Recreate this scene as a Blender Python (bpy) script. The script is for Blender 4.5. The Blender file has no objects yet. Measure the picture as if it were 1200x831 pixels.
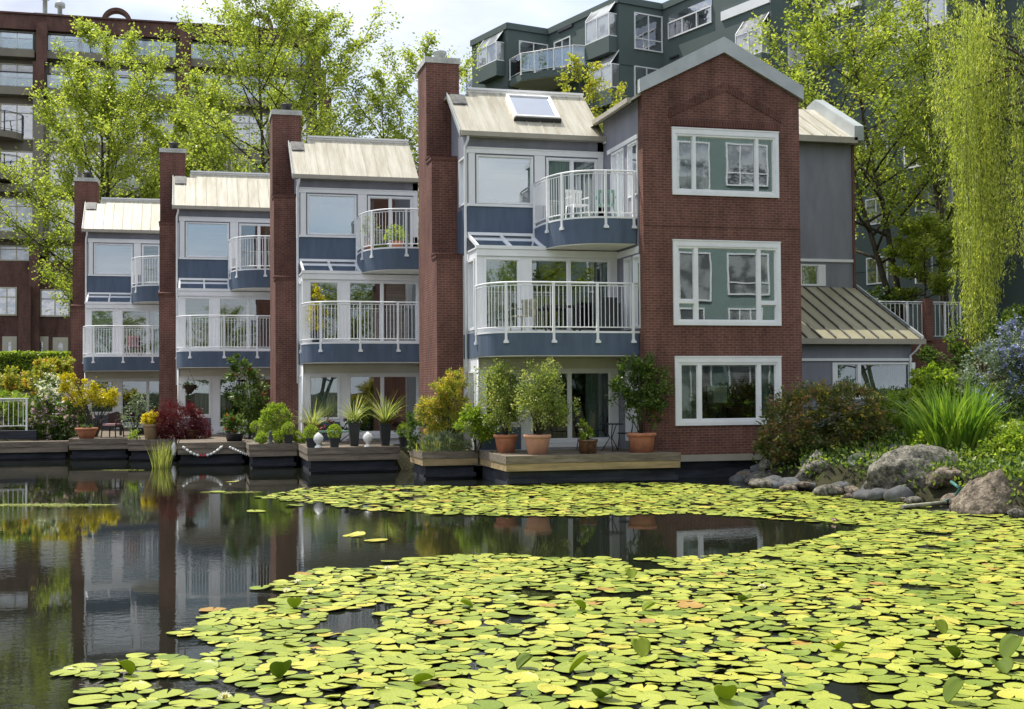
import bpy, bmesh, math, random
import numpy as np
from mathutils import Vector
random.seed(7)
D = bpy.data
SC = bpy.context.scene
COL = SC.collection

# ------------------------------------------------------------------ camera
H = 2.4
FPX = 1478.0
YAW, PITCH, ROLL = .2505, .0265, -.0066
def _R(yaw, pitch, roll):
    f = np.array([math.sin(yaw)*math.cos(pitch), math.cos(yaw)*math.cos(pitch), math.sin(pitch)])
    r = np.array([math.cos(yaw), -math.sin(yaw), 0]); u = np.cross(r, f)
    return np.array([r*math.cos(roll)+u*math.sin(roll), -r*math.sin(roll)+u*math.cos(roll), f])
CM = _R(YAW, PITCH, ROLL)
cam = D.cameras.new('camera'); co = D.objects.new('camera', cam); COL.objects.link(co)
from mathutils import Matrix
co.matrix_world = Matrix(((CM[0][0], CM[1][0], -CM[2][0], 0), (CM[0][1], CM[1][1], -CM[2][1], 0),
                          (CM[0][2], CM[1][2], -CM[2][2], H), (0, 0, 0, 1)))
cam.sensor_width = 36; cam.lens = 36*FPX/1200; cam.clip_end = 2000; cam.clip_start = .1
SC.camera = co
# measured photograph points -> places in the world
def ray(x, y): return CM.T @ np.array([(x-600)/FPX, -(y-415.5)/FPX, 1.])
def onZ(x, y, Z=0.): r = ray(x, y); return np.array([0, 0, H])+r*(Z-H)/r[2]
def onY(x, y, Y): r = ray(x, y); return np.array([0, 0, H])+r*Y/r[1]
def onX(x, y, X): r = ray(x, y); return np.array([0, 0, H])+r*X/r[0]

# ------------------------------------------------------------------ light
SUNV = Vector((-.33, .43, 1)).normalized()
EL = math.asin(SUNV.z)
w = D.worlds.new('World'); SC.world = w; w.use_nodes = True
nt = w.node_tree; nt.nodes.clear()
def N(t, k, **kw):
    n = t.nodes.new(k)
    for a, b in kw.items(): setattr(n, a, b)
    return n
sky = N(nt, 'ShaderNodeTexSky', sky_type='NISHITA', sun_disc=False)
sky.sun_elevation = EL; sky.sun_rotation = math.atan2(SUNV.x, SUNV.y)
sky.air_density = 1.0; sky.dust_density = 1.0
b1 = N(nt, 'ShaderNodeBackground'); b1.inputs[1].default_value = .14
nt.links.new(sky.outputs[0], b1.inputs[0])
b2 = N(nt, 'ShaderNodeBackground'); b2.inputs[1].default_value = .86
tc = N(nt, 'ShaderNodeTexCoord'); mp = N(nt, 'ShaderNodeMapping'); mp.inputs['Scale'].default_value = (1, 1, 2.4)
mp.inputs['Location'].default_value = (.35, .1, .3)
nt.links.new(tc.outputs['Generated'], mp.inputs[0])
n1 = N(nt, 'ShaderNodeTexNoise'); n1.inputs['Scale'].default_value = 2.2; n1.inputs['Detail'].default_value = 7; n1.inputs['Roughness'].default_value = .55
nt.links.new(mp.outputs[0], n1.inputs[0])
cr = N(nt, 'ShaderNodeValToRGB'); cr.color_ramp.elements[0].position = .38; cr.color_ramp.elements[1].position = .54
cr.color_ramp.elements[0].color = (.45, .45, .45, 1)
nt.links.new(n1.outputs[0], cr.inputs[0])
n2 = N(nt, 'ShaderNodeTexNoise'); n2.inputs['Scale'].default_value = 4.5; n2.inputs['Detail'].default_value = 6
nt.links.new(mp.outputs[0], n2.inputs[0])
cr2 = N(nt, 'ShaderNodeValToRGB'); cr2.color_ramp.elements[0].position = .35; cr2.color_ramp.elements[1].position = .62
cr2.color_ramp.elements[0].color = (.52, .57, .70, 1); cr2.color_ramp.elements[1].color = (.95, .97, 1, 1)
nt.links.new(n2.outputs[0], cr2.inputs[0]); nt.links.new(cr2.outputs[0], b2.inputs[0])
ms = N(nt, 'ShaderNodeMixShader')
nt.links.new(cr.outputs[0], ms.inputs[0]); nt.links.new(b1.outputs[0], ms.inputs[1]); nt.links.new(b2.outputs[0], ms.inputs[2])
wo = N(nt, 'ShaderNodeOutputWorld'); nt.links.new(ms.outputs[0], wo.inputs[0])
sun = D.lights.new('sun', 'SUN'); sun.energy = 4.1; sun.angle = math.radians(.5); sun.color = (1, .95, .86)
so = D.objects.new('sun', sun); COL.objects.link(so); so.rotation_euler = (-SUNV).to_track_quat('-Z', 'Y').to_euler()
SC.view_settings.view_transform = 'Standard'; SC.view_settings.look = 'None'
SC.view_settings.exposure = 0.66; SC.view_settings.gamma = 1; SC.view_settings.use_curve_mapping = False

# ------------------------------------------------------------------ materials
def mat(name, col=(.5, .5, .5), rough=.6, spec=.5, var=.12, scale=3., bump=0., metal=0., col2=None, vscale=(1, 1, 1), coords='Object', coat=0, bd=.02, wet=0):
    m = D.materials.new(name); m.use_nodes = True; t = m.node_tree; p = t.nodes['Principled BSDF']
    p.inputs['Roughness'].default_value = rough; p.inputs['Specular IOR Level'].default_value = spec; p.inputs['Metallic'].default_value = metal
    p.inputs['Coat Weight'].default_value = coat
    c2 = col2 or tuple(max(0, c*(1-2*var)) for c in col)
    tcn = N(t, 'ShaderNodeTexCoord'); mpn = N(t, 'ShaderNodeMapping'); mpn.inputs['Scale'].default_value = vscale
    t.links.new(tcn.outputs[coords], mpn.inputs[0])
    n = N(t, 'ShaderNodeTexNoise'); n.inputs['Scale'].default_value = scale; n.inputs['Detail'].default_value = 8; n.inputs['Roughness'].default_value = .62
    t.links.new(mpn.outputs[0], n.inputs[0])
    r = N(t, 'ShaderNodeValToRGB'); r.color_ramp.elements[0].position = .35; r.color_ramp.elements[1].position = .62
    r.color_ramp.elements[0].color = (*c2, 1); r.color_ramp.elements[1].color = (*col, 1)
    t.links.new(n.outputs[0], r.inputs[0]); t.links.new(r.outputs[0], p.inputs['Base Color'])
    if wet:
        ge = N(t, 'ShaderNodeNewGeometry'); sx = N(t, 'ShaderNodeSeparateXYZ'); t.links.new(ge.outputs['Position'], sx.inputs[0]); zr = N(t, 'ShaderNodeMapRange'); zr.inputs[1].default_value = .06; zr.inputs[2].default_value = .17; zr.inputs[3].default_value = .28; zr.inputs[4].default_value = 1
        na_ = N(t, 'ShaderNodeMath', operation='MULTIPLY_ADD'); na_.inputs[1].default_value = .12; t.links.new(n.outputs[0], na_.inputs[0]); t.links.new(sx.outputs[2], na_.inputs[2]); t.links.new(na_.outputs[0], zr.inputs[0])
        n3 = N(t, 'ShaderNodeTexNoise'); n3.inputs['Scale'].default_value = 28; n3.inputs['Detail'].default_value = 4; t.links.new(mpn.outputs[0], n3.inputs[0]); z3 = N(t, 'ShaderNodeMapRange'); z3.inputs[1].default_value = .35; z3.inputs[2].default_value = .65; z3.inputs[3].default_value = .65; z3.inputs[4].default_value = 1.25; t.links.new(n3.outputs[0], z3.inputs[0]); m3 = N(t, 'ShaderNodeMath', operation='MULTIPLY'); t.links.new(zr.outputs[0], m3.inputs[0]); t.links.new(z3.outputs[0], m3.inputs[1])
        mw = N(t, 'ShaderNodeMix', data_type='RGBA', blend_type='MULTIPLY'); mw.inputs[0].default_value = 1; t.links.new(r.outputs[0], mw.inputs[6]); t.links.new(m3.outputs[0], mw.inputs[7]); t.links.new(mw.outputs[2], p.inputs['Base Color'])
    if bump:
        b = N(t, 'ShaderNodeBump'); b.inputs['Strength'].default_value = bump; b.inputs['Distance'].default_value = bd
        t.links.new(n.outputs[0], b.inputs['Height']); t.links.new(b.outputs[0], p.inputs['Normal'])
    return m
def brick_mat(name, c1, c2, mort, bw=.215, rh=.075, ms_=.011):
    m = D.materials.new(name); m.use_nodes = True; t = m.node_tree; p = t.nodes['Principled BSDF']
    p.inputs['Roughness'].default_value = .85; p.inputs['Specular IOR Level'].default_value = .2
    uv = N(t, 'ShaderNodeTexCoord')
    b = N(t, 'ShaderNodeTexBrick'); b.offset = .5
    for k, v in (('Scale', 1), ('Mortar Size', ms_), ('Mortar Smooth', .25), ('Brick Width', bw), ('Row Height', rh), ('Bias', 0.)): b.inputs[k].default_value = v
    b.inputs['Color1'].default_value = (*c1, 1); b.inputs['Color2'].default_value = (*c2, 1); b.inputs['Mortar'].default_value = (*mort, 1)
    t.links.new(uv.outputs['UV'], b.inputs['Vector'])
    n = N(t, 'ShaderNodeTexNoise'); n.inputs['Scale'].default_value = .9; n.inputs['Detail'].default_value = 11; n.inputs['Roughness'].default_value = .78
    ms2 = N(t, 'ShaderNodeMapping'); ms2.inputs['Scale'].default_value = (1.6, 1.6, .55); t.links.new(uv.outputs['Object'], ms2.inputs[0]); t.links.new(ms2.outputs[0], n.inputs[0])
    mr = N(t, 'ShaderNodeMapRange'); mr.inputs[1].default_value = .32; mr.inputs[2].default_value = .68; mr.inputs[3].default_value = .55; mr.inputs[4].default_value = 1.5
    t.links.new(n.outputs[0], mr.inputs[0])
    mx = N(t, 'ShaderNodeMix', data_type='RGBA', blend_type='MULTIPLY'); mx.inputs[0].default_value = 1
    t.links.new(b.outputs['Color'], mx.inputs[6]); t.links.new(mr.outputs[0], mx.inputs[7])
    t.links.new(mx.outputs[2], p.inputs['Base Color'])
    bp = N(t, 'ShaderNodeBump'); bp.invert = True; bp.inputs['Strength'].default_value = .5; bp.inputs['Distance'].default_value = .01
    t.links.new(b.outputs['Fac'], bp.inputs['Height']); t.links.new(bp.outputs[0], p.inputs['Normal'])
    return m
def glass_mat(name, refl=.3, tint=(.75, .82, .8), rough=0.0, wav=.02):
    m = D.materials.new(name); m.use_nodes = True; t = m.node_tree; t.nodes.clear()
    o = N(t, 'ShaderNodeOutputMaterial'); g = N(t, 'ShaderNodeBsdfGlossy'); g.inputs['Roughness'].default_value = rough; g.inputs['Color'].default_value = (.93, .96, 1, 1)
    tr = N(t, 'ShaderNodeBsdfTransparent'); tr.inputs[0].default_value = (*tint, 1)
    fr = N(t, 'ShaderNodeFresnel'); fr.inputs[0].default_value = 1.5
    ad = N(t, 'ShaderNodeMath', operation='ADD', use_clamp=True); ad.inputs[1].default_value = refl-.04
    t.links.new(fr.outputs[0], ad.inputs[0])
    tcn = N(t, 'ShaderNodeTexCoord'); n = N(t, 'ShaderNodeTexNoise'); n.inputs['Scale'].default_value = 1.3; n.inputs['Detail'].default_value = 1
    t.links.new(tcn.outputs['Object'], n.inputs[0])
    b = N(t, 'ShaderNodeBump'); b.inputs['Strength'].default_value = .6; b.inputs['Distance'].default_value = wav
    t.links.new(n.outputs[0], b.inputs['Height']); t.links.new(b.outputs[0], g.inputs['Normal'])
    mx = N(t, 'ShaderNodeMixShader'); t.links.new(ad.outputs[0], mx.inputs[0]); t.links.new(tr.outputs[0], mx.inputs[1]); t.links.new(g.outputs[0], mx.inputs[2])
    t.links.new(mx.outputs[0], o.inputs[0]); return m
def leaf_mat(name, cols, trans=.45, rough=.45, tboost=1.5, spec=.35):
    """cols: list of (pos, rgb) over a per-leaf random value"""
    m = D.materials.new(name); m.use_nodes = True; t = m.node_tree; p = t.nodes['Principled BSDF']; o = t.nodes['Material Output']
    p.inputs['Roughness'].default_value = rough; p.inputs['Specular IOR Level'].default_value = spec
    a = N(t, 'ShaderNodeAttribute', attribute_name='rv')
    r = N(t, 'ShaderNodeValToRGB'); e = r.color_ramp.elements
    while len(e) < len(cols): e.new(.5)
    for k, (ps, c) in enumerate(cols): e[k].position = ps; e[k].color = (*c, 1)
    t.links.new(a.outputs['Fac'], r.inputs[0]); t.links.new(r.outputs[0], p.inputs['Base Color'])
    tl = N(t, 'ShaderNodeBsdfTranslucent')
    mx = N(t, 'ShaderNodeMix', data_type='RGBA', blend_type='MULTIPLY'); mx.inputs[0].default_value = 1; mx.inputs[7].default_value = (tboost, tboost, tboost*.6, 1)
    t.links.new(r.outputs[0], mx.inputs[6]); t.links.new(mx.outputs[2], tl.inputs[0])
    ms_ = N(t, 'ShaderNodeMixShader'); ms_.inputs[0].default_value = trans
    t.links.new(p.outputs[0], ms_.inputs[1]); t.links.new(tl.outputs[0], ms_.inputs[2]); t.links.new(ms_.outputs[0], o.inputs[0])
    return m
M = {}
M['brick'] = brick_mat('red brick', (.150, .064, .047), (.108, .047, .037), (.185, .115, .095), bw=.2, rh=.068, ms_=.009)
M['brick_soldier'] = brick_mat('soldier brick', (.115, .046, .036), (.085, .035, .029), (.13, .075, .06), bw=.075, rh=.215)
M['brick_brown'] = brick_mat('brown brick', (.145, .078, .062), (.115, .062, .05), (.12, .07, .06))
M['grey_wall'] = mat('grey stucco', (.245, .252, .29), .8, .3, .10, 1.5, .1, vscale=(1.5, 1.5, .35))
M['blue_wall'] = mat('slate blue panel', (.088, .122, .178), .65, .35, .14, 1.6, .05, vscale=(1.8, 1.8, .35))
M['white'] = mat('white paint', (.78, .79, .80), .4, .5, .04, 2.)
M['soffit'] = mat('cream soffit', (.62, .60, .53), .7, .3, .05, 1.)
M['cap'] = mat('grey metal flashing', (.42, .45, .45), .45, .5, .10, 1.5, metal=.15)
M['concrete'] = mat('pale weathered cap', (.55, .56, .52), .8, .3, .2, 6., .2)
M['roof'] = mat('cream metal roof', (.49, .465, .385), .45, .5, .10, 1.6, metal=.1, col2=(.33, .30, .22), vscale=(3.2, .35, .35))
M['roof_low'] = mat('tan metal roof', (.33, .31, .20), .45, .5, .10, 1.6, metal=.1, col2=(.26, .235, .15), vscale=(3.2, .35, .35))
M['gutter'] = mat('taupe gutter', (.36, .33, .27), .55, .4, .08, 2.)
M['dark_metal'] = mat('dark metal', (.03, .032, .035), .5, .5, .2, 3.)
M['flash'] = mat('dark flashing', (.16, .16, .15), .6, .4, .35, 5.)
M['glass'] = glass_mat('window glass', .15, wav=.0012)
M['glass_up'] = glass_mat('upper window glass', .30, wav=.0007)
M['glass_sky'] = glass_mat('skylight glass', .65, wav=.001)
M['glass_dark'] = glass_mat('tinted glass', .12, (.30, .36, .34), wav=.001)
M['glass_far'] = glass_mat('far glass', .5, (.6, .7, .8), wav=.03)
M['glass_rail'] = glass_mat('railing glass', .18, (.8, .86, .86))
M['interior'] = mat('room walls', (.30, .26, .21), .9, .2, .2, .8)
M['curtain'] = mat('curtain cloth', (.55, .58, .52), .9, .1, .25, 3., vscale=(14, 14, .4))
M['curtain_green'] = mat('green curtain', (.34, .46, .28), .9, .1, .3, 3., vscale=(14, 14, .4))
M['blind'] = mat('blind slats', (.62, .66, .66), .7, .2, .25, 2., vscale=(.1, .1, 26))
M['wood'] = mat('deck timber', (.25, .205, .155), .8, .25, .25, 2.2, .25, col2=(.10, .085, .068), vscale=(.6, 6, 6))
M['wood_light'] = mat('pale timber board', (.40, .30, .16), .75, .25, .2, 2.2, .2, col2=(.22, .165, .09), vscale=(.5, 5, 5))
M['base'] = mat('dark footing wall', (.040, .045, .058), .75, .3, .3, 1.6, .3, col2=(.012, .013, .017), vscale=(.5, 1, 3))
M['terracotta'] = mat('terracotta', (.48, .20, .11), .8, .25, .15, 5., .15, col2=(.34, .14, .08))
M['terracotta_pale'] = mat('chalky terracotta', (.52, .27, .17), .85, .2, .15, 5., .15, col2=(.40, .24, .17))
M['glazed'] = mat('brown glazed pot', (.16, .075, .03), .25, .6, .3, 9., .1, col2=(.05, .03, .02))
M['tan'] = mat('tan stoneware', (.36, .24, .13), .6, .4, .15, 4.)
M['planter'] = mat('black planter', (.022, .024, .03), .45, .5, .2, 4.)
M['soil'] = mat('soil', (.035, .025, .018), .95, .1, .3, 20., .5)
M['bark'] = mat('bark', (.10, .085, .06), .9, .15, .3, 8., .6, vscale=(1, 1, .25))
M['bark_pale'] = mat('grey bark', (.15, .135, .11), .9, .15, .3, 8., .6, vscale=(1, 1, .25))
M['rock'] = mat('grey rock', (.24, .225, .185), .92, .15, .3, 7.5, 1., col2=(.05, .048, .04), bd=.07, wet=1)
M['rock_warm'] = mat('warm rock', (.26, .215, .165), .92, .15, .3, 7.5, 1., col2=(.07, .058, .045), bd=.07, wet=1)
M['rock_dark'] = mat('dark wet rock', (.13, .135, .135), .8, .3, .3, 2.4, .8, col2=(.045, .047, .05))
M['ground'] = mat('earth', (.045, .045, .022), .95, .1, .3, 3., .5, col2=(.022, .02, .014))
M['green_wall'] = mat('dark green stucco', (.098, .130, .125), .8, .3, .06, .5, .08)
M['taupe'] = mat('taupe concrete', (.25, .225, .18), .85, .25, .1, .6)
M['cream_frame'] = mat('cream frames', (.55, .53, .42), .6, .4, .06, 1.)
M['wicker'] = mat('brown wicker', (.05, .03, .022), .7, .3, .4, 60., .5)
M['iron'] = mat('black iron', (.012, .012, .014), .45, .5, .2, 10.)
M['plastic'] = mat('white plastic', (.80, .80, .78), .35, .5, .03, 2.)
M['rope_white'] = mat('white rope float', (.80, .80, .78), .6, .3, .08, 20.)
M['red'] = mat('red band', (.45, .02, .03), .6, .3, .1, 9.)
M['cushion'] = mat('pink cushion', (.50, .30, .30), .9, .1, .2, 4.)
M['teal'] = mat('teal hose', (.05, .17, .15), .4, .5, .15, 8.)
M['oldpipe'] = mat('weathered pole', (.36, .36, .26), .8, .2, .2, 8.)
M['shade'] = mat('lamp shade', (.75, .70, .58), .9, .1, .03, 4.)
M['copper'] = mat('green patina', (.20, .36, .28), .6, .4, .2, 3.)

# ------------------------------------------------------------------ mesh helpers
ORG = {}
class MB:
    def __init__(s): s.v = []; s.f = []; s.uv = []; s.sm = []
    def poly(s, pts, uvs=None, smooth=False):
        b = len(s.v); s.v += [tuple(map(float, p)) for p in pts]; s.f.append(tuple(range(b, b+len(pts)))); s.sm.append(smooth)
        if uvs is None:
            P = [Vector(p) for p in pts]; n = (P[1]-P[0]).cross(P[2]-P[1])
            if n.length < 1e-9: n = Vector((0, 0, 1))
            n.normalize()
            if abs(n.z) > .75: uvs = [(p.x, p.y) for p in P]
            else:
                h = Vector((n.y, -n.x, 0)); h.normalize()
                if abs(h.x) >= abs(h.y): h *= (1 if h.x > 0 else -1)
                else: h *= (1 if h.y > 0 else -1)
                uvs = [(p.dot(h), p.z) for p in P]
        s.uv.append(uvs)
    def hexa(s, c):      # c: 8 corners, index = ix + 2*iy + 4*iz
        for q in ((0, 2, 3, 1), (4, 5, 7, 6), (0, 1, 5, 4), (2, 6, 7, 3), (0, 4, 6, 2), (1, 3, 7, 5)): s.poly([c[i] for i in q])
        return s
    def box(s, x0, x1, y0, y1, z0, z1, F=None):
        if x0 > x1: x0, x1 = x1, x0
        if y0 > y1: y0, y1 = y1, y0
        if z0 > z1: z0, z1 = z1, z0
        c = [(x, y, z) for z in (z0, z1) for y in (y0, y1) for x in (x0, x1)]
        if F: c = [F(*p) for p in c]
        s.hexa(c); return s
    def prism(s, pts, z0, z1, F=None):   # polygon in xy extruded in z
        F = F or (lambda x, y, z: (x, y, z)); n = len(pts)
        s.poly([F(x, y, z1) for x, y in pts]); s.poly([F(x, y, z0) for x, y in reversed(pts)])
        for i in range(n):
            a, b = pts[i], pts[(i+1) % n]
            s.poly([F(*a, z0), F(*b, z0), F(*b, z1), F(*a, z1)])
        return s
    def extrude(s, pts, d):              # 3d polygon + offset vector
        n = len(pts); P = [Vector(p) for p in pts]; d = Vector(d); Q = [p+d for p in P]
        s.poly(P); s.poly(list(reversed(Q)))
        for i in range(n):
            j = (i+1) % n; s.poly([P[i], Q[i], Q[j], P[j]])
        return s
    def tube(s, pts, rad, n=6, cap=True):
        P = [Vector(p) for p in pts]; R = rad if hasattr(rad, '__len__') else [rad]*len(P); rings = []
        ref = None
        for i, p in enumerate(P):
            t = (P[min(i+1, len(P)-1)]-P[max(i-1, 0)])
            if t.length < 1e-9: t = Vector((0, 0, 1))
            t.normalize()
            if ref is None: ref = Vector((1, 0, 0)) if abs(t.x) < .9 else Vector((0, 1, 0))
            a = (ref-t*ref.dot(t)); a.normalize(); ref = a; bb = t.cross(a)
            b0 = len(s.v)
            for k in range(n):
                an = 2*math.pi*k/n; s.v.append(tuple(p+(a*math.cos(an)+bb*math.sin(an))*R[i]))
            rings.append(b0)
        for i in range(len(P)-1):
            for k in range(n):
                k2 = (k+1) % n
                s.f.append((rings[i]+k, rings[i]+k2, rings[i+1]+k2, rings[i+1]+k)); s.sm.append(True)
                s.uv.append([(k/n*.3, i), ((k+1)/n*.3, i), ((k+1)/n*.3, i+1), (k/n*.3, i+1)])
        if cap and n > 2:
            for r, rev in ((rings[0], True), (rings[-1], False)):
                f = tuple(range(r, r+n)); s.f.append(f[::-1] if rev else f); s.sm.append(False); s.uv.append([(0, 0)]*n)
        return s
    def lathe(s, prof, c, n=20, sq=0):
        cx, cy, cz = c; rings = []
        for r, z in prof:
            rings.append(len(s.v))
            for k in range(n):
                a = 2*math.pi*k/n; s.v.append((cx+r*math.cos(a), cy+r*math.sin(a), cz+z))
        for i in range(len(prof)-1):
            for k in range(n):
                k2 = (k+1) % n; s.f.append((rings[i]+k, rings[i]+k2, rings[i+1]+k2, rings[i+1]+k)); s.sm.append(True); s.uv.append([(0, 0), (1, 0), (1, 1), (0, 1)])
        s.f.append(tuple(range(rings[0], rings[0]+n))[::-1]); s.sm.append(False); s.uv.append([(0, 0)]*n)
        s.f.append(tuple(range(rings[-1], rings[-1]+n))); s.sm.append(False); s.uv.append([(0, 0)]*n)
        return s
    def build(s, name, m, parent=None, bevel=0, org=None):
        o3 = ORG[parent.name] if parent is not None else (Vector(org) if org is not None else Vector((0, 0, 0)))
        me = D.meshes.new(name)
        me.from_pydata([(x-o3[0], y-o3[1], z-o3[2]) for x, y, z in s.v], [], s.f)
        uvl = me.uv_layers.new(name='UVMap')
        uvl.data.foreach_set('uv', [c for u in s.uv for q in u for c in q])
        me.polygons.foreach_set('use_smooth', s.sm)
        me.materials.append(M[m] if isinstance(m, str) else m)
        o = D.objects.new(name, me); COL.objects.link(o)
        if parent is not None: o.parent = parent
        else: o.location = o3
        ORG[o.name] = o3
        if bevel:
            b = o.modifiers.new('bevel', 'BEVEL'); b.width = bevel; b.segments = 2; b.limit_method = 'ANGLE'
        return o
def tag(o, label=None, cat=None, group=None, kind=None):
    for k, v in (('label', label), ('category', cat), ('group', group), ('kind', kind)):
        if v: o[k] = v
    return o
def thing(name, loc, label, cat, group=None):
    o = D.objects.new(name, None); COL.objects.link(o); o.location = tuple(map(float, loc)); ORG[o.name] = Vector(o.location); o.empty_display_size = .3
    return tag(o, label, cat, group)
def lab(o, s): o['label'] = s; return o
def FX(ox, oy): return lambda u, n, z: (ox+u, oy-n, z)            # face looking to -Y, u to the right, n outwards
def FS(ox, oy): return lambda u, n, z: (ox-n, oy-u, z)            # face looking to -X, u runs towards the viewer
def wall(F, u0, u1, z0, z1, holes, th, mb=None):
    mb = mb or MB()
    us = sorted({u0, u1, *[min(max(h[k], u0), u1) for h in holes for k in (0, 1)]}); zs = sorted({z0, z1, *[min(max(h[k], z0), z1) for h in holes for k in (2, 3)]})
    for i in range(len(us)-1):
        run = None
        for j in range(len(zs)-1):
            cu, cz = (us[i]+us[i+1])/2, (zs[j]+zs[j+1])/2
            hole = any(h[0] < cu < h[1] and h[2] < cz < h[3] for h in holes)
            if not hole and run is None: run = zs[j]
            if hole and run is not None: mb.box(us[i], us[i+1], -th, 0, run, zs[j], F); run = None
        if run is not None: mb.box(us[i], us[i+1], -th, 0, run, z1, F)
    return mb
def window(parent, F, u0, u1, z0, z1, panes, name='window', casing=0, head=0, glass='glass', fr=.045, depth=.10, curtain=None, proud=.03, cz=None, frm='white', lb=None):
    """panes: (a0,a1,b0,b1) fractions of the opening"""
    W, Hh = u1-u0, z1-z0; ps = [(u0+a*W, u0+b*W, z0+c*Hh, z0+d*Hh) for a, b, c, d in panes]
    mb = wall(F, u0, u1, z0, z1, ps, depth); 
    # shift so that the frame stands slightly proud
    mb2 = MB(); mb2.f, mb2.uv, mb2.sm = mb.f, mb.uv, mb.sm
    F0, F1 = Vector(F(0, 0, 0)), Vector(F(0, 1, 0)); dn = (F1-F0)*proud
    mb2.v = [tuple(Vector(v)+dn) for v in mb.v]
    if casing:
        c = casing; h = head or casing
        for a in ((u0-c, u0, z0-c, z1+h), (u1, u1+c, z0-c, z1+h), (u0, u1, z0-c, z0), (u0, u1, z1, z1+h)):
            mb2.box(a[0], a[1], -.05, proud+.02, a[2], a[3], F)
        mb2.box(u0-c-.01, u1+c+.01, -.02, proud+.035, z1+h-.03, z1+h, F)
    # sash lips
    for q in ps:
        l = fr*.5
        mb2.box(q[0], q[0]+l, -.05, -.02, q[2], q[3], F); mb2.box(q[1]-l, q[1], -.05, -.02, q[2], q[3], F)
        mb2.box(q[0]+l, q[1]-l, -.05, -.02, q[2], q[2]+l, F); mb2.box(q[0]+l, q[1]-l, -.05, -.02, q[3]-l, q[3], F)
    wn = mb2.build(name, frm, parent)
    if lb: lab(wn, lb)
    g = MB()
    for q in ps: g.box(q[0]-.01, q[1]+.01, -.046, -.04, q[2]-.01, q[3]+.01, F)
    g.build('pane', glass, wn)
    if curtain:
        for (a, b, zt, zb, cm) in curtain:
            cu = MB(); ua, ub = u0+a*W, u0+b*W; k = max(2, int((ub-ua)/.07)); z_a, z_b = z0+zb*Hh, z0+zt*Hh
            if cm == 'blind': cu.box(ua, ub, -.20, -.17, z_a, z_b, F)
            else:
                for i in range(k):
                    p0, p1 = ua+(ub-ua)*i/k, ua+(ub-ua)*(i+1)/k; d0, d1 = -.2-.035*(i % 2), -.2-.035*((i+1) % 2)
                    cu.hexa([F(p0, d0-.012, z_a), F(p1, d1-.012, z_a), F(p0, d0, z_a), F(p1, d1, z_a), F(p0, d0-.012, z_b), F(p1, d1-.012, z_b), F(p0, d0, z_b), F(p1, d1, z_b)])
            cu.build('blind' if cm == 'blind' else 'curtain', cm, wn)
    return wn
def railing(parent, pts, zf, zt, posts, name='railing', foot=.28, base_z=None, out=.0, sp=.115, mcol='white', br=.011):
    """pts: polyline in xy (world); posts: arc fractions"""
    P = [Vector((x, y, 0)) for x, y in pts]; L = [0]
    for a, b in zip(P, P[1:]): L.append(L[-1]+(b-a).length)
    def at(s):
        s = min(max(s, 0), L[-1]-1e-6)
        for i in range(len(P)-1):
            if s <= L[i+1]: t = (s-L[i])/(L[i+1]-L[i]); return P[i].lerp(P[i+1], t), (P[i+1]-P[i]).normalized()
    mb = MB()
    mb.tube([(p.x, p.y, zt) for p in P], .026, 8); mb.tube([(p.x, p.y, zt-.075) for p in P], .014, 6); mb.tube([(p.x, p.y, zf+.10) for p in P], .018, 6)
    n = int(L[-1]/sp)
    for k in range(1, n):
        p, _ = at(L[-1]*k/n); mb.tube([(p.x, p.y, zf+.10), (p.x, p.y, zt-.07)], br, 4, False)
    r = mb.build(name, mcol, parent)
    for s in posts:
        p, d = at(s*L[-1]); nx, ny = d.y, -d.x
        m2 = MB(); F = lambda a, b, z: (p.x+d.x*a+nx*b, p.y+d.y*a+ny*b, z)
        m2.box(-.032, .032, -.03, .035, zf-foot, zt-.005, F)
        m2.box(-.06, .075, -.03, .06, zf-foot-.03, zf-foot+.03, F); m2.box(-.045, .045, -.025, .05, zf-foot+.03, zf-foot+.06, F)
        m2.build('railing_post', mcol, parent)
    return r

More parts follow.
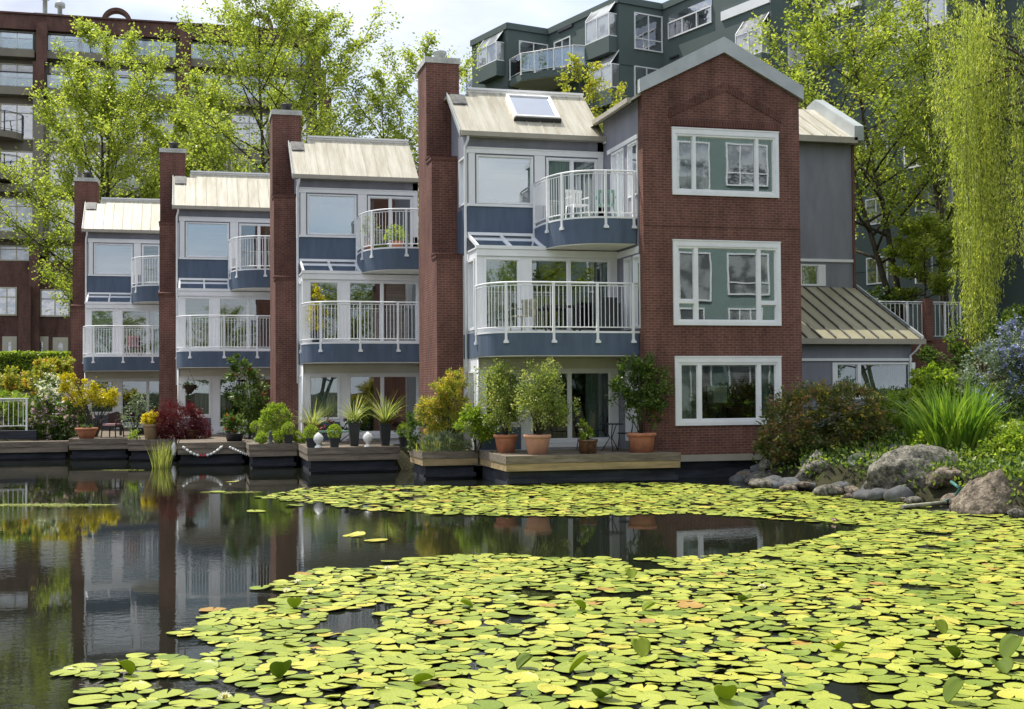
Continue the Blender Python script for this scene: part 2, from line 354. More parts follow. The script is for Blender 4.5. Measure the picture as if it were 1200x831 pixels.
# ------------------------------------------------------------------ foliage helpers
def leaf_mesh(name, pts, size, m, parent=None, rng=None, aspect=.55, dirs=None, up=.3, spread=1., org=None, fold=.15, sizevar=.35, rv=None):
    """one mesh of many small leaves; pts Nx3; dirs Nx3 preferred leaf axis"""
    rng = rng or np.random.default_rng(1); n = len(pts); pts = np.asarray(pts, float)
    a = rng.normal(size=(n, 3)); a[:, 2] *= .7
    if dirs is not None: a = a*spread+np.asarray(dirs)*2.0
    a /= np.linalg.norm(a, axis=1)[:, None]+1e-9
    nn = rng.normal(size=(n, 3)); nn[:, 2] += up*3
    b = np.cross(a, nn); b /= np.linalg.norm(b, axis=1)[:, None]+1e-9
    c = np.cross(a, b)
    s = size*(1+sizevar*rng.uniform(-1, 1, n))[:, None]; wd = s*aspect*.5
    V = np.empty((n, 4, 3)); V[:, 0] = pts; V[:, 1] = pts+a*s*.45+b*wd+c*wd*fold; V[:, 2] = pts+a*s; V[:, 3] = pts+a*s*.45-b*wd+c*wd*fold
    o3 = ORG[parent.name] if parent is not None else Vector(org if org is not None else (0, 0, 0))
    V -= np.array(o3)
    me = D.meshes.new(name); me.vertices.add(4*n); me.vertices.foreach_set('co', V.ravel())
    me.loops.add(4*n); me.loops.foreach_set('vertex_index', np.arange(4*n, dtype=np.int32))
    me.polygons.add(n); me.polygons.foreach_set('loop_start', np.arange(0, 4*n, 4, dtype=np.int32))
    try: me.polygons.foreach_set('loop_total', np.full(n, 4, dtype=np.int32))
    except Exception: pass
    at = me.attributes.new('rv', 'FLOAT', 'FACE'); at.data.foreach_set('value', (rng.uniform(0, 1, n) if rv is None else np.clip(rv, 0, 1)).astype(np.float32))
    me.update(calc_edges=True); me.validate()
    me.materials.append(M[m] if isinstance(m, str) else m)
    o = D.objects.new(name, me); COL.objects.link(o)
    if parent is not None: o.parent = parent
    else: o.location = o3
    ORG[o.name] = o3
    return o
def blob_points(rng, blobs, n, clumps=60, cr=.22, shell=.55):
    """clustered points in ellipsoids; returns pts, dirs, and a per-clump value"""
    vols = np.array([b[3]*b[4]*b[5] for b in blobs])**.8; vols /= vols.sum(); P, Dv, RV = [], [], []
    for b, v in zip(blobs, vols):
        c = np.array(b[:3]); r = np.array(b[3:6]); k = max(4, int(clumps*v)); m = max(8, int(n*v))
        d = rng.normal(size=(k, 3)); d /= np.linalg.norm(d, axis=1)[:, None]; rad = rng.uniform(shell, 1.05, k)[:, None]
        cc = c+d*rad*r; cs = rng.uniform(.6, 1.3, k)*cr*r.min(); cv = rng.uniform(-.22, .22, k); idx = rng.integers(0, k, m)
        off = rng.normal(size=(m, 3)); off *= (cs[idx]*.62)[:, None]
        p = cc[idx]+off; P.append(p); dd = p-c; dd /= np.linalg.norm(dd, axis=1)[:, None]+1e-9; Dv.append(dd); RV.append(rng.uniform(.15, .85, m)+cv[idx])
    return np.vstack(P), np.vstack(Dv), np.concatenate(RV)
def shrub(name, label, cat, base, blobs, n, size, m, stems=6, clumps=60, cr=.3, group=None, stem_m='bark', seed=1, aspect=.6, flowers=None, up=.3, shell=.5, parent=None, fname='foliage', stem_r=.018):
    rng = np.random.default_rng(seed); t = parent or thing(name, base, label, cat, group)
    p, d, rv = _filt(rng, blobs, n, clumps, cr, shell, base[2], seed)
    leaf_mesh(fname, p, size, m, t, rng, aspect, d, up, 1.2, rv=rv)
    sm = MB()
    for i in range(stems):
        q = p[rng.integers(0, len(p))]; mid = [(base[0]*.6+q[0]*.4)+rng.uniform(-.05, .05), (base[1]*.6+q[1]*.4), base[2]*.45+q[2]*.55]
        sm.tube([(base[0]+rng.uniform(-.04, .04), base[1]+rng.uniform(-.04, .04), base[2]-.03), mid, q], [stem_r, stem_r*.7, stem_r*.3], 5)
    if stems: sm.build('stem', stem_m, t)
    if flowers:
        for (fm, fn, fs, fname2) in flowers:
            k = rng.permutation(len(p))[:fn*4]; qq = p[k]; dd = d[k]; s = qq[:, 2]*.5-qq[:, 1]; k2 = np.argsort(-s+rng.uniform(-.4, .4, len(s)))[:fn]
            c = qq[k2]+dd[k2]*size*.8; pts = np.repeat(c, 7, axis=0)+rng.normal(size=(len(c)*7, 3))*fs*.35
            fo = leaf_mesh(fname2, pts, fs*.7, fm, t, rng, .9, None, .5)
            if fn > 20: fo['kind'] = 'stuff'
    return t
def _filt(rng, blobs, n, clumps, cr, shell, z, seed):
    rng = np.random.default_rng(seed+1000); p, d, rv = blob_points(rng, blobs, n, clumps, cr, shell); k = p[:, 2] > min(z+.02, np.percentile(p[:, 2], 25))
    return p[k], d[k], rv[k]
def blades(name, base, n, length, width, m, parent=None, seed=1, lean=.5, rad=.1, seg=5, droop=.6, rx=None, ry=None, tip_up=False):
    """arching grass-like blades"""
    rng = np.random.default_rng(seed); V = []; Fc = []; rv = []
    o3 = ORG[parent.name] if parent is not None else Vector(base)
    for i in range(n):
        a = rng.uniform(0, 2*math.pi); r0 = rad*math.sqrt(rng.uniform()); bx, by = base[0]+(rx or r0)*math.cos(a)*(math.sqrt(rng.uniform()) if rx else 1), base[1]+(ry or r0)*math.sin(a)*(math.sqrt(rng.uniform()) if ry else 1)
        L = length*rng.uniform(.6, 1.1); ln = lean*rng.uniform(.2, 1.2); az = a+rng.normal()*.5; dx, dy = math.cos(az), math.sin(az); wv = rng.uniform(0, 1)
        px, py, pz = bx, by, base[2]; th = ln*.4; b0 = len(V); sx, sy = -dy, dx
        if rng.uniform() < .5: sx, sy = (sx+dx)*.7, (sy+dy)*.7
        for k in range(seg+1):
            t = k/seg; wd = width*(1-t**2)*.5+.0008
            V += [(px-sx*wd-o3[0], py-sy*wd-o3[1], pz-o3[2]), (px+sx*wd-o3[0], py+sy*wd-o3[1], pz-o3[2])]
            th += ln*droop*2/seg*(t+.3); st = L/seg; px += dx*math.sin(th)*st; py += dy*math.sin(th)*st; pz += math.cos(th)*st
        for k in range(seg): Fc.append((b0+2*k, b0+2*k+1, b0+2*k+3, b0+2*k+2)); rv.append(wv)
    me = D.meshes.new(name); me.from_pydata(V, [], Fc); at = me.attributes.new('rv', 'FLOAT', 'FACE'); at.data.foreach_set('value', rv)
    me.polygons.foreach_set('use_smooth', [True]*len(Fc)); me.materials.append(M[m])
    o = D.objects.new(name, me); COL.objects.link(o)
    if parent is not None: o.parent = parent
    else: o.location = o3
    ORG[o.name] = o3; return o
def tree(name, label, base, height, crown_r, m, seed=1, limbs=16, twigs=12, leaves=70, size=.14, start=.3, lean=(0, 0), bark='bark', group=None, top=.35, upness=.9, r0=.16, profile=None, jit=.16, aspect=.6, cat='tree', trunks=1, spray=.9):
    rng = np.random.default_rng(seed); t = thing(name, base, label, cat, group); tr = MB(); LP = []; LD = []; RV = []
    B = np.array(base, float)
    for tk in range(trunks):
        off = np.array([rng.uniform(-1, 1), rng.uniform(-1, 1), 0])*(0 if trunks == 1 else crown_r*.35)
        hh = height*(1 if tk == 0 else rng.uniform(.75, .95)); K = 8
        tp = [B+off*(i/K)**.6*1.0+np.array([lean[0]*i/K+rng.normal()*.08*i/K*crown_r*.3, lean[1]*i/K+rng.normal()*.05, hh*i/K]) for i in range(K+1)]
        tr.tube(tp, [r0*(1-.93*(i/K)**.9) for i in range(K+1)], 7)
        for l in range(limbs//trunks):
            f = start+(1-start)*(l+rng.uniform(0, 1))/(limbs//trunks)*.97; i = min(int(f*K), K-1); p = tp[i]+(tp[i+1]-tp[i])*(f*K-i)
            g = (f-start)/(1-start); pr = profile(g) if profile else math.sin(math.pi*min(1, .18+.82*g*.98+.0))**.6*.9+.1
            az = l*2.4+rng.uniform(-.5, .5); L = crown_r*max(.18, pr)*rng.uniform(.75, 1.1)
            out = np.array([math.cos(az), math.sin(az), 0]); q = p.copy(); th = upness*(.55+.35*g)+rng.normal()*.1; segp = [q.copy()]; SG = 5
            for k in range(SG):
                th += rng.normal()*.1+.05; q = q+(out*math.cos(th)+np.array([0, 0, 1])*math.sin(th))*L/SG; segp.append(q.copy())
            rr = r0*(1-f)*.45+.02
            tr.tube(segp, [rr*(1-.85*k/SG) for k in range(SG+1)], 5)
            for s_ in range(twigs):
                u = .25+.75*(s_+rng.uniform(0, 1))/twigs; k = min(int(u*SG), SG-1); p2 = segp[k]+(segp[k+1]-segp[k])*(u*SG-k)
                d = rng.normal(size=3)*.6; d[2] = abs(d[2])*.7+.25; d += out*.5; d /= np.linalg.norm(d); tl = L*.30*(1.15-u*.5)*rng.uniform(.6, 1.3)*spray+.15
                e = p2+d*tl; mid = (p2+e)/2+rng.normal(size=3)*.04; tr.tube([p2, mid, e], [.012*size/.14+.004, .008, .003], 3, False)
                n = int(leaves*rng.uniform(.6, 1.4)); uu = rng.uniform(.1, 1.05, n)[:, None]; pp = p2+(e-p2)*uu+rng.normal(size=(n, 3))*jit*(.6+.4*uu)
                LP.append(pp); LD.append(np.repeat(d[None], n, 0)*.4+np.array([0, 0, -.1])); RV.append(rng.uniform(.1, .8, n)+rng.uniform(-.2, .2)+.1*g)
    tr.build('trunk', bark, t)
    leaf_mesh('crown', np.vstack(LP), size, m, t, rng, aspect, np.vstack(LD), .35, 1., rv=np.concatenate(RV))
    return t
Y = lambda *c: c
M['leaf_spring'] = leaf_mat('spring leaves', [(0, (.13, .18, .03)), (.5, (.27, .34, .055)), (1, (.44, .47, .10))], .5, tboost=1.7)
M['leaf_maple'] = leaf_mat('maple leaves', [(0, (.11, .16, .028)), (.5, (.25, .32, .05)), (.9, (.40, .45, .08)), (1, (.38, .32, .10))], .5, tboost=1.7)
M['leaf_willow'] = leaf_mat('willow leaves', [(0, (.22, .29, .05)), (.5, (.42, .48, .09)), (1, (.64, .62, .18))], .5, tboost=1.5)
M['leaf_yellow'] = leaf_mat('yellow tips', [(0, (.20, .26, .03)), (.6, (.40, .42, .05)), (1, (.52, .44, .07))], .45)
M['leaf_golden'] = leaf_mat('golden leaves', [(0, (.22, .22, .012)), (.6, (.48, .42, .012)), (1, (.62, .52, .02))], .4)
M['leaf_mid'] = leaf_mat('mid green leaves', [(0, (.03, .065, .016)), (.6, (.09, .15, .03)), (1, (.20, .27, .05))], .38)
M['leaf_dark'] = leaf_mat('dark leaves', [(0, (.012, .028, .010)), (.6, (.030, .060, .016)), (1, (.07, .11, .03))], .25)
M['leaf_rhodo'] = leaf_mat('bronze tinged leaves', [(0, (.04, .075, .022)), (.45, (.11, .14, .04)), (.75, (.21, .17, .06)), (1, (.38, .18, .11))], .35)
M['leaf_bright'] = leaf_mat('bright green leaves', [(0, (.09, .16, .02)), (.6, (.24, .34, .035)), (1, (.42, .48, .07))], .45)
M['leaf_bronze'] = leaf_mat('orange tipped leaves', [(0, (.10, .15, .03)), (.5, (.30, .34, .05)), (.8, (.55, .42, .06)), (1, (.58, .28, .08))], .45)
M['leaf_red'] = leaf_mat('crimson leaves', [(0, (.035, .005, .008)), (.6, (.11, .012, .02)), (1, (.24, .03, .04))], .35, tboost=1.3)
M['leaf_grey'] = leaf_mat('grey green leaves', [(0, (.08, .12, .07)), (.6, (.18, .24, .15)), (1, (.30, .36, .25))], .3)
M['leaf_var'] = leaf_mat('striped leaves', [(0, (.09, .15, .03)), (.5, (.26, .33, .07)), (1, (.58, .56, .24))], .42)
M['leaf_cover'] = leaf_mat('ground cover leaves', [(0, (.02, .05, .012)), (.5, (.08, .14, .025)), (.85, (.20, .28, .035)), (1, (.34, .40, .06))], .4)
M['needle'] = leaf_mat('needles', [(0, (.008, .018, .012)), (1, (.03, .05, .03))], .15)
M['fl_white'] = leaf_mat('white petals', [(0, (.70, .70, .64)), (1, (.85, .85, .80))], .3)
M['fl_pink'] = leaf_mat('lilac petals', [(0, (.42, .26, .40)), (1, (.72, .55, .66))], .3)
M['fl_blue'] = leaf_mat('blue petals', [(0, (.12, .14, .36)), (1, (.30, .34, .62))], .3)
M['fl_red'] = leaf_mat('red petals', [(0, (.45, .02, .02)), (1, (.65, .05, .03))], .3)
M['fl_yellow'] = leaf_mat('yellow petals', [(0, (.60, .46, .01)), (1, (.80, .66, .02))], .35)
M['fl_purple'] = leaf_mat('violet petals', [(0, (.10, .04, .22)), (1, (.28, .16, .42))], .3)
M['reed'] = leaf_mat('reed blades', [(0, (.12, .17, .03)), (.6, (.30, .34, .08)), (1, (.50, .48, .20))], .4)
M['iris'] = leaf_mat('iris blades', [(0, (.06, .14, .02)), (.6, (.15, .27, .03)), (1, (.30, .40, .06))], .45)
# ================================================================== SETTING
def col_glass(name, base, refl=.45):
    m = D.materials.new(name); m.use_nodes = True; t = m.node_tree; t.nodes.clear(); o = N(t, 'ShaderNodeOutputMaterial')
    d = N(t, 'ShaderNodeBsdfDiffuse'); g = N(t, 'ShaderNodeBsdfGlossy'); g.inputs['Roughness'].default_value = .02
    tcn = N(t, 'ShaderNodeTexCoord'); n = N(t, 'ShaderNodeTexNoise'); n.inputs['Scale'].default_value = .9; n.inputs['Detail'].default_value = 3
    t.links.new(tcn.outputs['Object'], n.inputs[0]); r = N(t, 'ShaderNodeValToRGB'); r.color_ramp.elements[0].position = .42; r.color_ramp.elements[1].position = .55
    r.color_ramp.elements[0].color = (*[c*.35 for c in base], 1); r.color_ramp.elements[1].color = (*base, 1); t.links.new(n.outputs[0], r.inputs[0]); t.links.new(r.outputs[0], d.inputs[0])
    b = N(t, 'ShaderNodeBump'); b.inputs['Distance'].default_value = .03; t.links.new(n.outputs[0], b.inputs['Height']); t.links.new(b.outputs[0], g.inputs['Normal'])
    mx = N(t, 'ShaderNodeMixShader'); mx.inputs[0].default_value = refl; t.links.new(d.outputs[0], mx.inputs[1]); t.links.new(g.outputs[0], mx.inputs[2]); t.links.new(mx.outputs[0], o.inputs[0]); return m
M['glass_solid'] = col_glass('far window glass', (.12, .14, .16), .5)
M['glass_pale'] = col_glass('far curtained glass', (.42, .44, .44), .3)

pond = [(-70, 47.5), (-10, 47.2), (-4.1, 47.2), (-3.3, 47.2), (-1.3, 47.2), (-1.3, 45.7), (.3, 45.7), (.3, 42.5), (2.3, 42.5), (2.3, 40.4), (3.9, 40.4), (3.9, 37.4), (6.5, 37.4), (6.5, 34.2), (8.0, 34.2), (8.0, 31.3),
        (12.2, 31.3), (14.5, 31.4)] + [tuple(onZ(x, y)[:2]) for x, y in ((905, 566), (950, 575), (1010, 577), (1040, 584), (1120, 590), (1165, 603), (1205, 604))] + [(18, 17), (22, 10), (26, 4.), (20, 3.4), (-70, 3.4)]
PA = np.array(pond); PB = np.roll(PA, -1, axis=0)
def pond_sd(x, y):     # signed distance: negative inside the water
    p = np.array([x, y]); e = PB-PA; wv = p-PA; t = np.clip((wv*e).sum(1)/((e*e).sum(1)+1e-9), 0, 1)[:, None]
    d = np.sqrt((((wv-e*t))**2).sum(1).min()); ins = False
    for a, b in zip(PA, PB):
        if (a[1] > y) != (b[1] > y) and x < (b[0]-a[0])*(y-a[1])/(b[1]-a[1]+1e-12)+a[0]: ins = not ins
    return -d if ins else d
def sm(a, b, x): t = min(1, max(0, (x-a)/(b-a))); return t*t*(3-2*t)
def ground_z(x, y):
    d = pond_sd(x, y)
    if d < 0: return max(-1.2, -.15+d*.9)
    z = .58*sm(-.1, .5, d)
    if y < 12: return .9*sm(0, 1.5, d)*1.0
    right = sm(14.5, 17.5, x) if y > 28 else 1
    if 15.9 < x < 22.5 and 33.5 < y < 44: right = .0 if x < 21 else sm(21, 22.5, x)
    z += right*min(2.4, max(0, (d-.6))*.15)
    z += (1-right)*0
    if x < -4.6 and y > 47: z += min(2.0, (d-.5)*.16)*sm(0, 1.5, -4.6-x)
    far = sm(56, 64, y); z = z*(1-far)+far*(2.5+1.7*sm(4, 24, x))
    if x > 22: z = z*(1-sm(44.4, 44.9, y))+4.2*sm(44.4, 44.9, y)
    return z
gx = np.concatenate([[-500, -200, -100], np.arange(-66, -20, 4), np.arange(-20, 34, .6), np.arange(34, 70, 4), [100, 200, 500]])
gy = np.concatenate([[-400, -150, -60, -30, -15, -5, 0], np.arange(2, 16, 1.), np.arange(16, 50, .5), np.arange(50, 70, 1.5), [75, 90, 130, 250, 700]])
g = MB(); nx_, ny_ = len(gx), len(gy); g.v = [(x, y, ground_z(x, y)) for y in gy for x in gx]
for j in range(ny_-1):
    for i in range(nx_-1):
        a = j*nx_+i; g.f.append((a, a+1, a+1+nx_, a+nx_)); g.sm.append(True); g.uv.append([(0, 0)]*4)
tag(g.build('ground', 'ground'), kind='structure')

m = D.materials.new('pond water'); m.use_nodes = True; t = m.node_tree; p = t.nodes['Principled BSDF']
p.inputs['Base Color'].default_value = (.010, .012, .008, 1); p.inputs['Roughness'].default_value = .015; p.inputs['IOR'].default_value = 1.333; p.inputs['Specular IOR Level'].default_value = .5
tcn = N(t, 'ShaderNodeTexCoord'); mpn = N(t, 'ShaderNodeMapping'); mpn.inputs['Scale'].default_value = (1, 1.6, 1); t.links.new(tcn.outputs['Object'], mpn.inputs[0])
na = N(t, 'ShaderNodeTexNoise'); na.inputs['Scale'].default_value = 5.5; na.inputs['Detail'].default_value = 3; t.links.new(mpn.outputs[0], na.inputs[0])
nb = N(t, 'ShaderNodeTexNoise'); nb.inputs['Scale'].default_value = .22; nb.inputs['Detail'].default_value = 2; t.links.new(mpn.outputs[0], nb.inputs[0])
rr = N(t, 'ShaderNodeMapRange'); rr.inputs[1].default_value = .42; rr.inputs[2].default_value = .62; rr.inputs[3].default_value = .12; rr.inputs[4].default_value = 1.; t.links.new(nb.outputs[0], rr.inputs[0])
mu = N(t, 'ShaderNodeMath', operation='MULTIPLY'); t.links.new(na.outputs[0], mu.inputs[0]); t.links.new(rr.outputs[0], mu.inputs[1])
bp = N(t, 'ShaderNodeBump'); bp.inputs['Strength'].default_value = 1.; bp.inputs['Distance'].default_value = .0020; t.links.new(mu.outputs[0], bp.inputs['Height']); t.links.new(bp.outputs[0], p.inputs['Normal'])
M['water'] = m
wm = MB(); wm.poly([(-75, 1, 0), (32, 1, 0), (32, 50, 0), (-75, 50, 0)]); tag(wm.build('water', 'water'), kind='structure')

# ================================================================== TOWNHOUSES
UPC = [(1.9, .0), (1.88, .8), (1.93, 1.4), (2.1, 1.98), (2.4, 2.40), (2.8, 2.65), (3.3, 2.74), (3.97, 2.75)]
MIC = [(-.06, 1.19), (-.05, 1.65), (.05, 2.15), (.28, 2.52), (.66, 2.76), (1.2, 2.87), (2, 2.89), (3.97, 2.88)]
def refine(pts, k=3):
    P = [Vector((a, b, 0)) for a, b in pts]; out = []
    for i in range(len(P)-1):
        p0, p1, p2, p3 = P[max(i-1, 0)], P[i], P[i+1], P[min(i+2, len(P)-1)]
        for s in range(k):
            t = s/k; q = .5*((2*p1)+(p2-p0)*t+(2*p0-5*p1+4*p2-p3)*t*t+(3*p1-p0-3*p2+p3)*t**3); out.append((q.x, q.y))
    out.append(pts[-1]); return out
def balcony(t, ox, oy, curve, n0, zb, zf, zr, posts):
    c = refine(curve); W = lambda u, n: (ox+u, oy-n)
    poly = [W(*q) for q in c]+[W(3.97, n0), W(c[0][0], n0)] if n0 > c[0][1]+1e-6 or n0 < c[0][1]-1e-6 else [W(*q) for q in c]+[W(3.97, n0)]
    poly = poly[::-1] if sum((poly[i][0]*poly[(i+1) % len(poly)][1]-poly[(i+1) % len(poly)][0]*poly[i][1]) for i in range(len(poly))) < 0 else poly
    b = MB().prism(poly, zb, zf).build('balcony', 'blue_wall', t)
    cx = sum(q[0] for q in poly)/len(poly); cy = sum(q[1] for q in poly)/len(poly)
    sc = lambda k: [(cx+(x-cx)*k, cy+(y-cy)*k) for x, y in poly]
    MB().prism(sc(.985), zb-.025, zb-.001).build('balcony_soffit', 'soffit', b)
    fl = MB(); fl.prism(sc(1.012), zf+.001, zf+.05); fl.build('balcony_edge', 'white', b)
    railing(b, [W(*q) for q in c], zf+.05, zr, posts)
    return b
def chimney(t, ox, oy):
    b = MB(); b.box(ox-.75, ox+.24, oy+2.14, oy+3.5, 9.1, 12.0); b.box(ox-.75, ox-.004, oy+1.34, oy+3.5, 6.2, 9.1); b.box(ox-.75, ox-.006, oy+.65, oy+3.5, .2, 6.2)
    c = b.build('chimney', 'brick', t)
    l = MB()
    for yf, yb_, z in ((1.34, 2.14, 9.1), (.65, 1.34, 6.2)):
        l.box(ox-.775, ox-.008, oy+yf-.025, oy+yb_, z-.12, z+.0, None); l.extrude([(ox-.79, oy+yf-.04, z), (ox-.79, oy+yb_, z+.09), (ox-.79, oy+yb_, z), ], (.78, 0, 0))
    l.build('ledge', 'brick_soldier', c)
    MB().box(ox-.79, ox+.28, oy+2.10, oy+3.54, 12.0, 12.17).build('chimney_cap', 'concrete', c, .015)
    f = MB().lathe([(.17, 0), (.17, .26), (.21, .27), (.21, .33), (.12, .36)], (ox-.22, oy+2.75, 12.17), 16); f.build('flue', 'cap' if oy < 35 else 'dark_metal', c)
def house(i, label, curt):
    ox, oy = 7.5-3.95*i, 34.22+8.1*i; W = 3.985
    t = thing('townhouse', (ox, oy, .6), label, 'townhouse', 'stepped row of townhouses by the pond')
    FU, FM = FX(ox, oy), FX(ox, oy-1.17); BK = 6.78
    # upper storey
    wall(FU, 0, W, 6.16, 9.56, [(.26, 1.9, 7.56, 8.92), (2.29, 3.82, 6.93, 8.92)], .18).build('upper_wall', 'grey_wall', t)
    MB().box(.0, 1.92, .002, .02, 6.74, 7.47, FU).build('blue_panel', 'blue_wall', t)
    tr = MB(); tr.box(.0, W, .003, .045, 8.965, 9.10, FU); tr.box(.0, W, .003, .07, 9.10, 9.13, FU)
    for a, b in ((.035, .215), (1.945, 2.25), (3.83, W)): tr.box(a, b, .004, .03, 7.55, 8.963, FU)
    tr.box(0, 1.95, .004, .06, 7.475, 7.545, FU); tr.build('trim', 'white', t)
    window(t, FU, .26, 1.9, 7.56, 8.92, [(.03, .97, .03, .97)], glass='glass_up', curtain=curt[0])
    window(t, FU, 2.29, 3.82, 6.93, 8.92, [(.04, .475, .02, .97), (.525, .96, .02, .97)], name='balcony_door', glass='glass', curtain=curt[1])
    # middle and ground storey
    hs = [(.19, 1.19, 3.98, 5.93), (1.45, 3.80, 3.92, 5.93), (.19, 1.19, 1.42, 2.86), (1.45, 3.80, .90, 2.86)]
    wall(FM, 0, W, .45, 6.15, hs, .18).build('lower_wall', 'white', t)
    bp_ = MB(); bp_.box(.02, 1.19, .002, .02, .74, 1.34, FM); bp_.build('blue_panel', 'blue_wall', t)
    hd = MB(); hd.box(-.02, W, .003, .05, 2.92, 3.2, FM); hd.build('header', 'soffit', t)
    window(t, FM, *hs[0], [(.05, .95, .02, .97)], curtain=curt[2]); window(t, FM, *hs[1], [(.03, .465, .02, .975), (.50, .97, .02, .975)], name='balcony_door', curtain=curt[3])
    window(t, FM, *hs[2], [(.05, .95, .03, .96)], curtain=curt[4]); dd = window(t, FM, *hs[3], [(.03, .465, .05, .975), (.50, .97, .05, .975)], name='patio_door', curtain=curt[5])
    MB().box(1.40, 3.85, .0, .12, .78, .89, FM).build('door_sill', 'white', dd)
    # side walls
    S = FS(ox, oy+BK)
    sw = wall(S, 0, BK-.181, 6.16, 9.5, [(BK-1.02, BK-.22, 7.56, 8.92)], .18)
    sw.extrude([(ox, oy+.182, 9.5), (ox, oy+.182, 9.69), (ox, oy+1.62, 10.84), (ox, oy+2.6, 10.85), (ox, oy+BK, 9.55), (ox, oy+BK, 9.5)], (.18, 0, 0))
    sw.build('side_wall', 'grey_wall', t)
    MB().box(BK-1.35, BK-.003, .002, .02, 6.18, 7.46, S).build('blue_panel', 'blue_wall', t)
    window(t, S, BK-1.02, BK-.22, 7.56, 8.92, [(.1, .9, .04, .96)], glass='glass', curtain=[(0, 1, 1, 0, 'curtain')])  # full-width curtain added behind the side pane to lighten it
    S2 = FS(ox, oy+BK); L2 = BK+1.17
    wall(S2, 0, L2-.181, .3, 6.15, [(L2-1.12, L2-.26, 3.98, 5.93), (L2-1.12, L2-.26, 1.4, 2.86)], .18).build('side_wall', 'white', t)
    window(t, S2, L2-1.12, L2-.26, 3.98, 5.93, [(.1, .9, .03, .97)], curtain=[(0, 1, 1, 0, 'curtain')]); window(t, S2, L2-1.12, L2-.26, 1.4, 2.86, [(.1, .9, .03, .97)], curtain=[(0, 1, 1, 0, 'curtain')])  # curtains added here too, to lighten the lower side panes
    MB().box(L2-1.7, L2-.02, .002, .02, 3.22, 3.9, S2).build('blue_panel', 'blue_wall', t)
    MB().box(ox+W-.16, ox+W, oy+.0, oy+BK, .3, 9.5).box(ox+.2, ox+W-.2, oy+BK-.2, oy+BK, .3, 9.5).build('rear_walls', 'grey_wall', t)
    it = MB()
    for z0, z1, n0 in ((.55, .74, 1.0), (3.1, 3.88, 1.0), (6.05, 6.13, .98)): it.box(ox+.18, ox+W-.17, oy-n0+.02, oy+4.2, z0, z1)
    it.box(ox+.18, ox+W-.17, oy+.19, oy+4.2, 6.135, 6.88); it.box(ox+.18, ox+W-.17, oy+.0+.19, oy+4.2, 9.2, 9.26); it.box(ox+.2, ox+W-.2, oy+4.2, oy+4.35, .55, 9.3)
    it.build('interior', 'interior', t)
    # roof
    sl = 1.6/2.0
    r = MB(); r.extrude([(ox+.42, oy-.17, 9.53), (ox+.42, oy+1.85, 11.14), (ox+.42, oy+BK+.1, 9.45), (ox+.42, oy+BK+.1, 9.38), (ox+.42, oy+1.85, 11.04), (ox+.42, oy-.15, 9.43)], (W-.40, 0, 0))
    r.extrude([(ox-.22, oy-.17, 9.53), (ox-.22, oy+1.60, 10.94), (ox-.22, oy+2.2, 10.96), (ox-.22, oy+2.2, 10.88), (ox-.22, oy+1.62, 10.86), (ox-.22, oy-.15, 9.43)], (.635, 0, 0))
    rf = r.build('roof', 'roof', t)
    sm_ = MB(); x = ox-.2
    k = 0
    while x < ox+W:
        y1, z1 = (1.60, 10.94) if x < ox+.42 else (1.83, 11.125)
        sm_.hexa([(x, oy-.18, 9.53), (x+.022, oy-.18, 9.53), (x, oy+y1, z1+.0), (x+.022, oy+y1, z1), (x, oy-.18, 9.553), (x+.022, oy-.18, 9.553), (x, oy+y1, z1+.02), (x+.022, oy+y1, z1+.02)])
        x += .405
    sm_.build('roof_seam', 'roof', rf)
    MB().box(ox+.44, ox+W, oy+1.76, oy+1.94, 11.18, 11.24).box(ox+.44, ox+W, oy+1.82, oy+1.88, 11.1, 11.18).build('ridge_cap', 'white', rf)
    MB().hexa([(ox-.16, oy+1.1, 10.56), (ox+.26, oy+1.1, 10.56), (ox-.16, oy+1.56, 10.92), (ox+.26, oy+1.56, 10.92), (ox-.16, oy+1.1, 10.60), (ox+.26, oy+1.1, 10.60), (ox-.16, oy+1.56, 10.965), (ox+.26, oy+1.56, 10.965)]).build('flashing', 'flash', rf)
    MB().extrude([(ox-.25, oy-.20, 9.56), (ox-.25, oy+1.64, 11.02), (ox-.25, oy+1.64, 10.86), (ox-.25, oy-.20, 9.38)], (.028, 0, 0)).build('rake_board', 'cap', rf)
    gt = MB(); gt.box(ox-.22, ox+W+.0, oy-.30, oy-.175, 9.40, 9.53); gt.box(ox-.22, ox+W, oy-.17, oy-.02, 9.40, 9.44); gt.build('gutter', 'gutter', rf, .01)
    dp = MB(); dp.tube([(ox-.02, oy-.24, 9.42), (ox-.02, oy-.22, 9.30), (ox-.07, oy-.07, 9.12), (ox-.07, oy-.07, 6.3), (ox-.07, oy-.07, 2.6)], .036, 8); dp.tube([(ox+.0, oy-1.27, 3.25), (ox+.0, oy-1.27, .75)], .036, 8); dp.build('downspout', 'white', t)
    # sloped glass of the bay under the upper window
    gz = MB()
    for u in (.03, .95, 1.86): gz.hexa([FU(u-.03, 0, 6.60), FU(u+.03, 0, 6.60), FU(u-.03, 1.2, 6.16), FU(u+.03, 1.2, 6.16), FU(u-.03, 0, 6.70), FU(u+.03, 0, 6.70), FU(u-.03, 1.2, 6.26), FU(u+.03, 1.2, 6.26)])
    gz.box(0, 1.9, .004, .08, 6.66, 6.74, FU); gz.box(-.04, 1.92, 1.12, 1.26, 6.154, 6.25, FU); gz.box(-.03, .03, .09, 1.12, 6.155, 6.2, FU)
    gl = gz.build('sloped_glazing', 'white', t)
    gg = MB(); gg.hexa([FU(0.03, .02, 6.63), FU(1.85, .02, 6.63), FU(.03, 1.2, 6.2), FU(1.85, 1.2, 6.2), FU(.03, .02, 6.64), FU(1.85, .02, 6.64), FU(.03, 1.2, 6.21), FU(1.85, 1.2, 6.21)])
